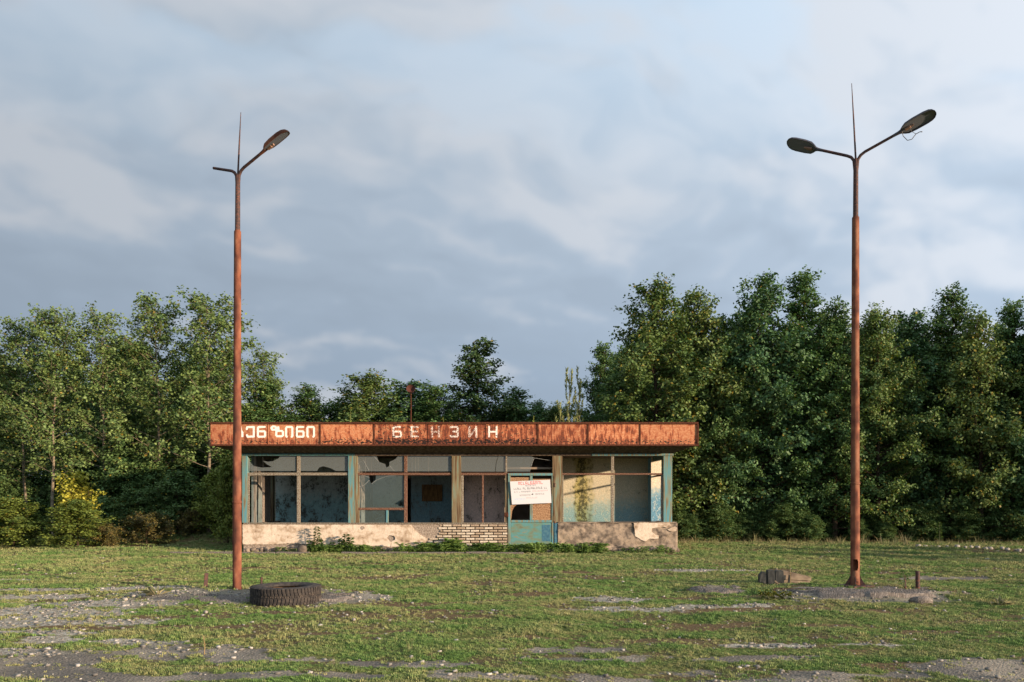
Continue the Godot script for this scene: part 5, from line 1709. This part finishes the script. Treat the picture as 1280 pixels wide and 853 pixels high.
	var singles := [[1097, 703, 0.8, "white stone on the grass right of the right lamp post's hatch"], [903, 716, 0.8, "pale stone on the grass between the kiosk and the wooden block"], [166, 749, 0.75, "white stone left of the spiky plant"], [156, 753, 1.0, "dark edged stone just left of the white one by the spiky plant"], [442, 778, 0.6, "pale stone in the grass in front of the tyre"], [245, 765, 0.6, "pale stone on the soil in front of the left lamp post"], [257, 767, 0.65, "second pale stone on the soil in front of the left lamp post"], [514, 824, 0.5, "brown stone on the edge of the middle asphalt patch"], [885, 762, 0.6, "pale stone on the gravel left of the raised island"], [1235, 701, 0.8, "white stone on the grass near the right edge"], [128, 706, 0.7, "small white stone on the grass left of the left lamp post"], [1263, 722, 0.7, "pale stone by the right edge of the lot"], [440, 747, 0.7, "pale stone on the gravel right of the tyre"], [312, 742, 0.5, "pale stone at the foot of the left lamp post"]]
	for s in singles:
		var p := gp(s[0], s[1])
		p.y = ground_height(p.x, p.z) + 0.02
		var o2 := single("stone", shapes[int(s[0]) % 4], p, s[3], "stone", "pale stones scattered on the lot")
		o2.basis = Basis(Vector3.UP, s[0] * 1.0).scaled(Vector3.ONE * (s[2] as float) * 0.5)
	var cb := Geo.new()
	cb.stone(Vector3(0.28, 0.26, 0.24), fine_noise, Vector3(4, 4, 4), 0.16)
	var cp := gp(377.5, 692.5)
	cp.y = 0.11
	single("rubble_block", cb.mesh(mats["stained concrete"]), cp, "broken masonry block lying at the foot of the cream plinth", "block")
	# the broken edging strip in front of the kiosk
	var eg := Geo.new()
	var ex := -9.4
	while ex < 0.2:
		var el := rng.randf_range(0.5, 1.1)
		if rng.randf() < 0.85:
			eg.box(Vector3(el, 0.09, 0.13), 0.015, Transform3D(Basis(Vector3.UP, rng.randf_range(-0.03, 0.03)) * Basis(Vector3.BACK, rng.randf_range(-0.015, 0.015)), Vector3(ex + el * 0.5, 0.01 + rng.randf_range(-0.012, 0.01), -22.62 + rng.randf_range(-0.03, 0.03))))
		ex += el + 0.02
	single("kerb", eg.mesh(conc), Vector3.ZERO, "low broken kerb in front of the kiosk", "", "", "structure")
	var lg := Geo.new()
	lg.stone(Vector3(0.9, 0.12, 0.25), fine_noise, Vector3(1, 7, 4), 0.2)
	for e in [[258.0, 673.5, "pale fallen slab on top of the bank left of the kiosk"], [225.0, 676.0, "low pale slab at the left of the bank top"]]:
		var p := gp(e[0], e[1])
		p.y = ground_height(p.x, p.z) + 0.02
		single("fallen_slab", lg.mesh(conc), p, e[2], "slab", "fallen slabs on the bank")


# ------------------------------------------------------------------ weeds and small plants
func leaf_into(g: Geo, base: Vector3, dir: Vector3, length: float, wide: float, droop := 0.3) -> void:
	var side := dir.cross(Vector3.UP)
	side = side.normalized() if side.length() > 0.05 else Vector3.RIGHT
	var up := side.cross(dir).normalized()
	var p0 := base
	var p1 := base + dir * length * 0.45 + Vector3(0, 0.03 * length, 0)
	var p2 := base + dir * length - Vector3(0, droop * length, 0)
	g.quad(p0, p1 + side * wide * 0.5 + up * wide * 0.1, p2, p1)
	g.quad(p0, p1, p2, p1 - side * wide * 0.5 + up * wide * 0.1)


func leafy_plant(at: Vector3, stems: Array, label: String, dark: Color, pale: Color, seed_: int, leaf := 0.12) -> void:
	var o := thing("leafy_plant", at, label, "plant", "broad leaved weeds")
	rng.seed = seed_
	for s in stems:
		var g := Geo.new()
		g.col = lin(0.10, 0.11, 0.05)
		var top: Vector3 = s[1]
		var foot: Vector3 = s[0]
		g.tube([foot, foot.lerp(top, 0.5) + Vector3(0.01, 0, 0), top], [0.009, 0.007, 0.004], 5)
		part("stem", g.mesh(mats["weed leaves"]), o)
		g = Geo.new()
		var n := int(18 + (top - foot).length() * 70)
		for k in n:
			var t := lerpf(0.25, 1.0, (k + 0.5) / n)
			var a := k * 2.4 + rng.randf_range(-0.4, 0.4)
			var d := Vector3(cos(a), rng.randf_range(-0.1, 0.6), sin(a)).normalized()
			g.col = dark.lerp(pale, rng.randf()) * rng.randf_range(0.8, 1.2)
			var stalk := 0.06 * (1.2 - t)
			leaf_into(g, foot.lerp(top, t) + d * stalk, d, leaf * rng.randf_range(0.7, 1.25) * (1.15 - 0.4 * t), leaf * 0.45, 0.35)
		part("leaves", g.mesh(mats["weed leaves"]), o)


func build_weeds() -> void:
	var m := mat("weed leaves", Color.WHITE, 0.6)
	m.vertex_color_use_as_albedo = true
	m.backlight_enabled = true
	m.backlight = Color(0.5, 0.5, 0.35)
	var dg := lin(0.085, 0.155, 0.04)
	var lg := lin(0.18, 0.27, 0.07)
	var z := FRONT + 0.22
	var px := func(u: float) -> float: return (u - 640.0) * -z / LENS
	leafy_plant(Vector3(px.call(396.0), 0, z), [[Vector3.ZERO, Vector3(0.0, 0.74, 0.02)], [Vector3(0.05, 0, 0), Vector3(0.09, 0.42, 0.05)], [Vector3(-0.1, 0, 0.02), Vector3(-0.22, 0.34, 0.05)]], "tall leafy weed with stacked leaves against the cream plinth", dg, lg, 21)
	leafy_plant(Vector3(px.call(431.0), 0, z + 0.02), [[Vector3.ZERO, Vector3(0.06, 0.52, 0.03)], [Vector3(-0.04, 0, 0), Vector3(-0.1, 0.4, 0.05)], [Vector3(0.05, 0, 0.02), Vector3(0.2, 0.42, 0.03)]], "bushy leafy weed right of the tall one by the plinth", dg, lg, 22, 0.14)
	leafy_plant(Vector3(px.call(415.0), 0, z), [[Vector3.ZERO, Vector3(0.02, 0.3, 0.03)]], "low leafy weed between the two taller ones", dg, lg, 23)
	var p := gp(970.0, 750.0)
	p.y = ground_height(p.x, p.z)
	leafy_plant(p, [[Vector3.ZERO, Vector3(-0.1, 0.14, 0.0)], [Vector3(0.08, 0, 0), Vector3(0.18, 0.12, 0.02)], [Vector3(-0.1, 0, 0), Vector3(-0.2, 0.12, 0.0)]], "low weed with a few yellow leaves before the wooden block", dg, lin(0.32, 0.28, 0.05), 24, 0.1)
	p = gp(1174.0, 683.5)
	p.y = ground_height(p.x, p.z)
	leafy_plant(p, [[Vector3.ZERO, Vector3(0.02, 0.75, 0.0)]], "lone upright sapling at the foot of the right wood", dg, lg, 25, 0.1)
	p = gp(1132.0, 745.0)
	p.y = ground_height(p.x, p.z) + 0.06
	leafy_plant(p, [[Vector3(-0.03, 0, 0.03), Vector3(-0.05, 0.22, 0.03)]], "small weed climbing the thin leaning rod", dg, lg, 26, 0.06)
	# spiky rosettes
	for e in [[196.0, 748.0, 0.24, "spiky pale green rosette left of the left lamp post", 31], [1250.0, 757.0, 0.2, "spiky dry rosette near the right edge", 32]]:
		p = gp(e[0], e[1])
		p.y = ground_height(p.x, p.z)
		var g := Geo.new()
		rng.seed = e[4]
		for k in 22:
			var a := rng.randf() * TAU
			var d := Vector3(cos(a), rng.randf_range(0.3, 1.9), sin(a)).normalized()
			g.col = lin(0.16, 0.20, 0.09).lerp(lin(0.42, 0.36, 0.22), rng.randf())
			leaf_into(g, Vector3(cos(a), 0, sin(a)) * 0.04, d, e[2] * rng.randf_range(0.6, 1.2), 0.028, 0.25)
		single("spiky_plant", g.mesh(m), p, e[3], "plant", "spiky rosettes on the lot")
	# the tall pale shrub that shows over the roof
	for e in [[712.0, 467.0, "spiky pale shrub showing over the roof, the taller left spire", 41, 0.28], [724.0, 474.0, "spiky pale shrub showing over the roof, the thin right spire", 42, 0.2], [700.0, 505.0, "low pale spire left of the two tall ones over the roof", 43, 0.25]]:
		var d := 29.7
		var base := Vector3((e[0] - 640.0) * d / LENS, 0, -d)
		var o := thing("spire_shrub", base, e[2], "shrub", "pale spires over the roof")
		var tall: float = EYE + (620.0 - e[1]) * d / LENS
		var g := Geo.new()
		rng.seed = e[3]
		g.col = lin(0.12, 0.10, 0.06)
		g.tube([Vector3.ZERO, Vector3(0, tall * 0.5, 0), Vector3(0, tall, 0)], [0.05, 0.035, 0.008], 6)
		part("stem", g.mesh(m), o)
		var bough := Geo.new()
		g = Geo.new()
		for k in 13:
			var a := k * 2.4 + rng.randf_range(-0.4, 0.4)
			var t := lerpf(0.42, 0.93, k / 12.0)
			var b := Vector3(0, tall * t, 0)
			var reach: float = e[4] * (1.25 - t * 0.8) * rng.randf_range(0.6, 1.2)
			var long := tall * rng.randf_range(0.1, 0.2) * (1.35 - t * 0.6)
			var mid := b + Vector3(cos(a) * reach, long * 0.35, sin(a) * reach)
			var tip := mid + Vector3(cos(a) * reach * 0.25, long * 0.65, sin(a) * reach * 0.25)
			bough.col = lin(0.16, 0.15, 0.08)
			bough.tube([b, mid, tip], [0.011, 0.008, 0.003], 4, false)
			for q in 70:
				var f := rng.randf()
				var at := b.lerp(mid, f * 2.0) if f < 0.5 else mid.lerp(tip, f * 2.0 - 1.0)
				var la := rng.randf() * TAU
				g.col = lin(0.17, 0.22, 0.07).lerp(lin(0.36, 0.37, 0.15), rng.randf())
				leaf_into(g, at, Vector3(cos(la) * 0.55, 0.85, sin(la) * 0.55).normalized(), rng.randf_range(0.09, 0.19), 0.04, 0.05)
		part("branches", bough.mesh(m), o)
		part("leaves", g.mesh(m), o)
	# nettles and ground ivy along the foot of the walls
	var cm := Geo.new()
	rng.seed = 61
	for k in 26:
		var a := rng.randf() * TAU
		var b := Vector3(rng.randf_range(-0.1, 0.1), rng.randf_range(0.02, 0.16), rng.randf_range(-0.07, 0.07))
		var tn := rng.randf_range(0.7, 1.3)
		cm.col = Color(tn, tn, tn)
		leaf_into(cm, b, Vector3(cos(a), rng.randf_range(0.0, 0.7), sin(a)).normalized(), rng.randf_range(0.05, 0.1), 0.045, 0.2)
	for k in 5:
		cm.tube([Vector3(rng.randf_range(-0.08, 0.08), 0, 0), Vector3(rng.randf_range(-0.08, 0.08), 0.15, 0)], [0.003, 0.002], 3, false)
	var places := []
	var tints := []
	for run in [[500.0, 632.0, 105, 1.25, 0.3], [638.0, 664.0, 26, 1.2, 0.35], [664.0, 760.0, 70, 1.3, 0.45], [780.0, 846.0, 22, 0.9, 0.3], [345.0, 500.0, 60, 0.8, 0.28], [445.0, 470.0, 14, 1.0, 0.26], [385.0, 445.0, 40, 1.1, 0.25], [560.0, 572.0, 16, 2.0, 0.2]]:
		for k in run[2]:
			var zz: float = FRONT + rng.randf_range(0.1, run[4] + 0.15)
			var x := (rng.randf_range(run[0], run[1]) - 640.0) * -zz / LENS
			var s: float = run[3] * rng.randf_range(0.35, 1.6)
			places.append(Transform3D(Basis(Vector3.UP, rng.randf() * TAU).scaled(Vector3.ONE * s), Vector3(x, ground_height(x, zz) - 0.01, zz)))
			tints.append(dg.lerp(lg, rng.randf()) * 1.6)
	many("weeds", cm.mesh(m), places, tints, "low leafy weeds along the foot of the kiosk wall")
	# tall dry stalks before the right wood and on the bank
	var stalk := tuft_mesh(m, 9, 0.55, 0.16, 71, 0.008)
	places = []
	tints = []
	for k in 900:
		var right_side := k % 4 != 0
		var x := rng.randf_range(4.2, 21.0) if right_side else rng.randf_range(-20.0, -7.8)
		var zz := (-26.9 - rng.randf() * 2.4) if right_side else (-26.6 - rng.randf() * 2.0)
		if right_side: zz += (x - 5.0) * 0.07
		var s := rng.randf_range(0.14, 0.45) * (1.0 if rng.randf() < 0.88 else 2.0)
		if not right_side: s *= 0.6
		places.append(Transform3D(Basis(Vector3.UP, rng.randf() * TAU).scaled(Vector3(s, s, s)), Vector3(x, ground_height(x, zz) - 0.01, zz)))
		tints.append(lin(0.10, 0.12, 0.04).lerp(lin(0.32, 0.27, 0.14), rng.randf()))
	for k in 420:                                  # seed heads left standing about the lot
		var zz := -rng.randf_range(7.0, 24.0)
		var x := rng.randf_range(-1, 1) * (-zz * 0.64 + 1.0)
		if absf(x + 1.5) < 6.3 and zz < FRONT + 0.1: continue
		if green[cell(x, zz)] < 0.5 or soft_noise.get_noise_2d(x * 8.0, zz * 8.0) < -0.05: continue
		var s := rng.randf_range(0.12, 0.3)
		places.append(Transform3D(Basis(Vector3.UP, rng.randf() * TAU).scaled(Vector3(s * 0.8, s, s * 0.8)), Vector3(x, ground_height(x, zz) - 0.01, zz)))
		tints.append(lin(0.12, 0.15, 0.05).lerp(lin(0.36, 0.31, 0.16), rng.randf()))
	many("dry_grass", stalk, places, tints, "tall dry grass stalks along the wood edge")
	# lone dead stalks on the lot
	for e in [[988.0, 733.0, 0.42, "dead yellow stalk standing before the wooden block"], [492.0 - 237.0, 815.0, 0.2, "dead reddish stalk on the asphalt at the lower left"], [863.0, 690.0, 0.25, "dry stalk right of the kiosk's right end"]]:
		p = gp(e[0], e[1])
		p.y = ground_height(p.x, p.z) - 0.01
		var g := Geo.new()
		g.col = lin(0.28, 0.20, 0.10)
		g.tube([Vector3.ZERO, Vector3(0.006, e[2] * 0.5, 0), Vector3(-0.01, e[2], 0)], [0.006, 0.005, 0.003], 5)
		for k in 9:
			var a := k * 2.4
			leaf_into(g, Vector3(0, e[2] * (0.3 + 0.07 * k), 0), Vector3(cos(a), 0.7, sin(a)).normalized(), 0.05, 0.014, 0.1)
		single("dead_stalk", g.mesh(m), p, e[3], "stalk", "dead stalks")


func _ready() -> void:
	rng.seed = 4242
	soft_noise = noisy(5, 0.06, 3)
	fine_noise = noisy(6, 0.25, 4)
	wide_noise = noisy(7, 0.02, 3)
	camera_and_light()
	build_ground()
	build_kiosk()
	build_trees()
	build_lamps()
	build_tyre()
	build_litter()
	build_weeds()
	build_grass()
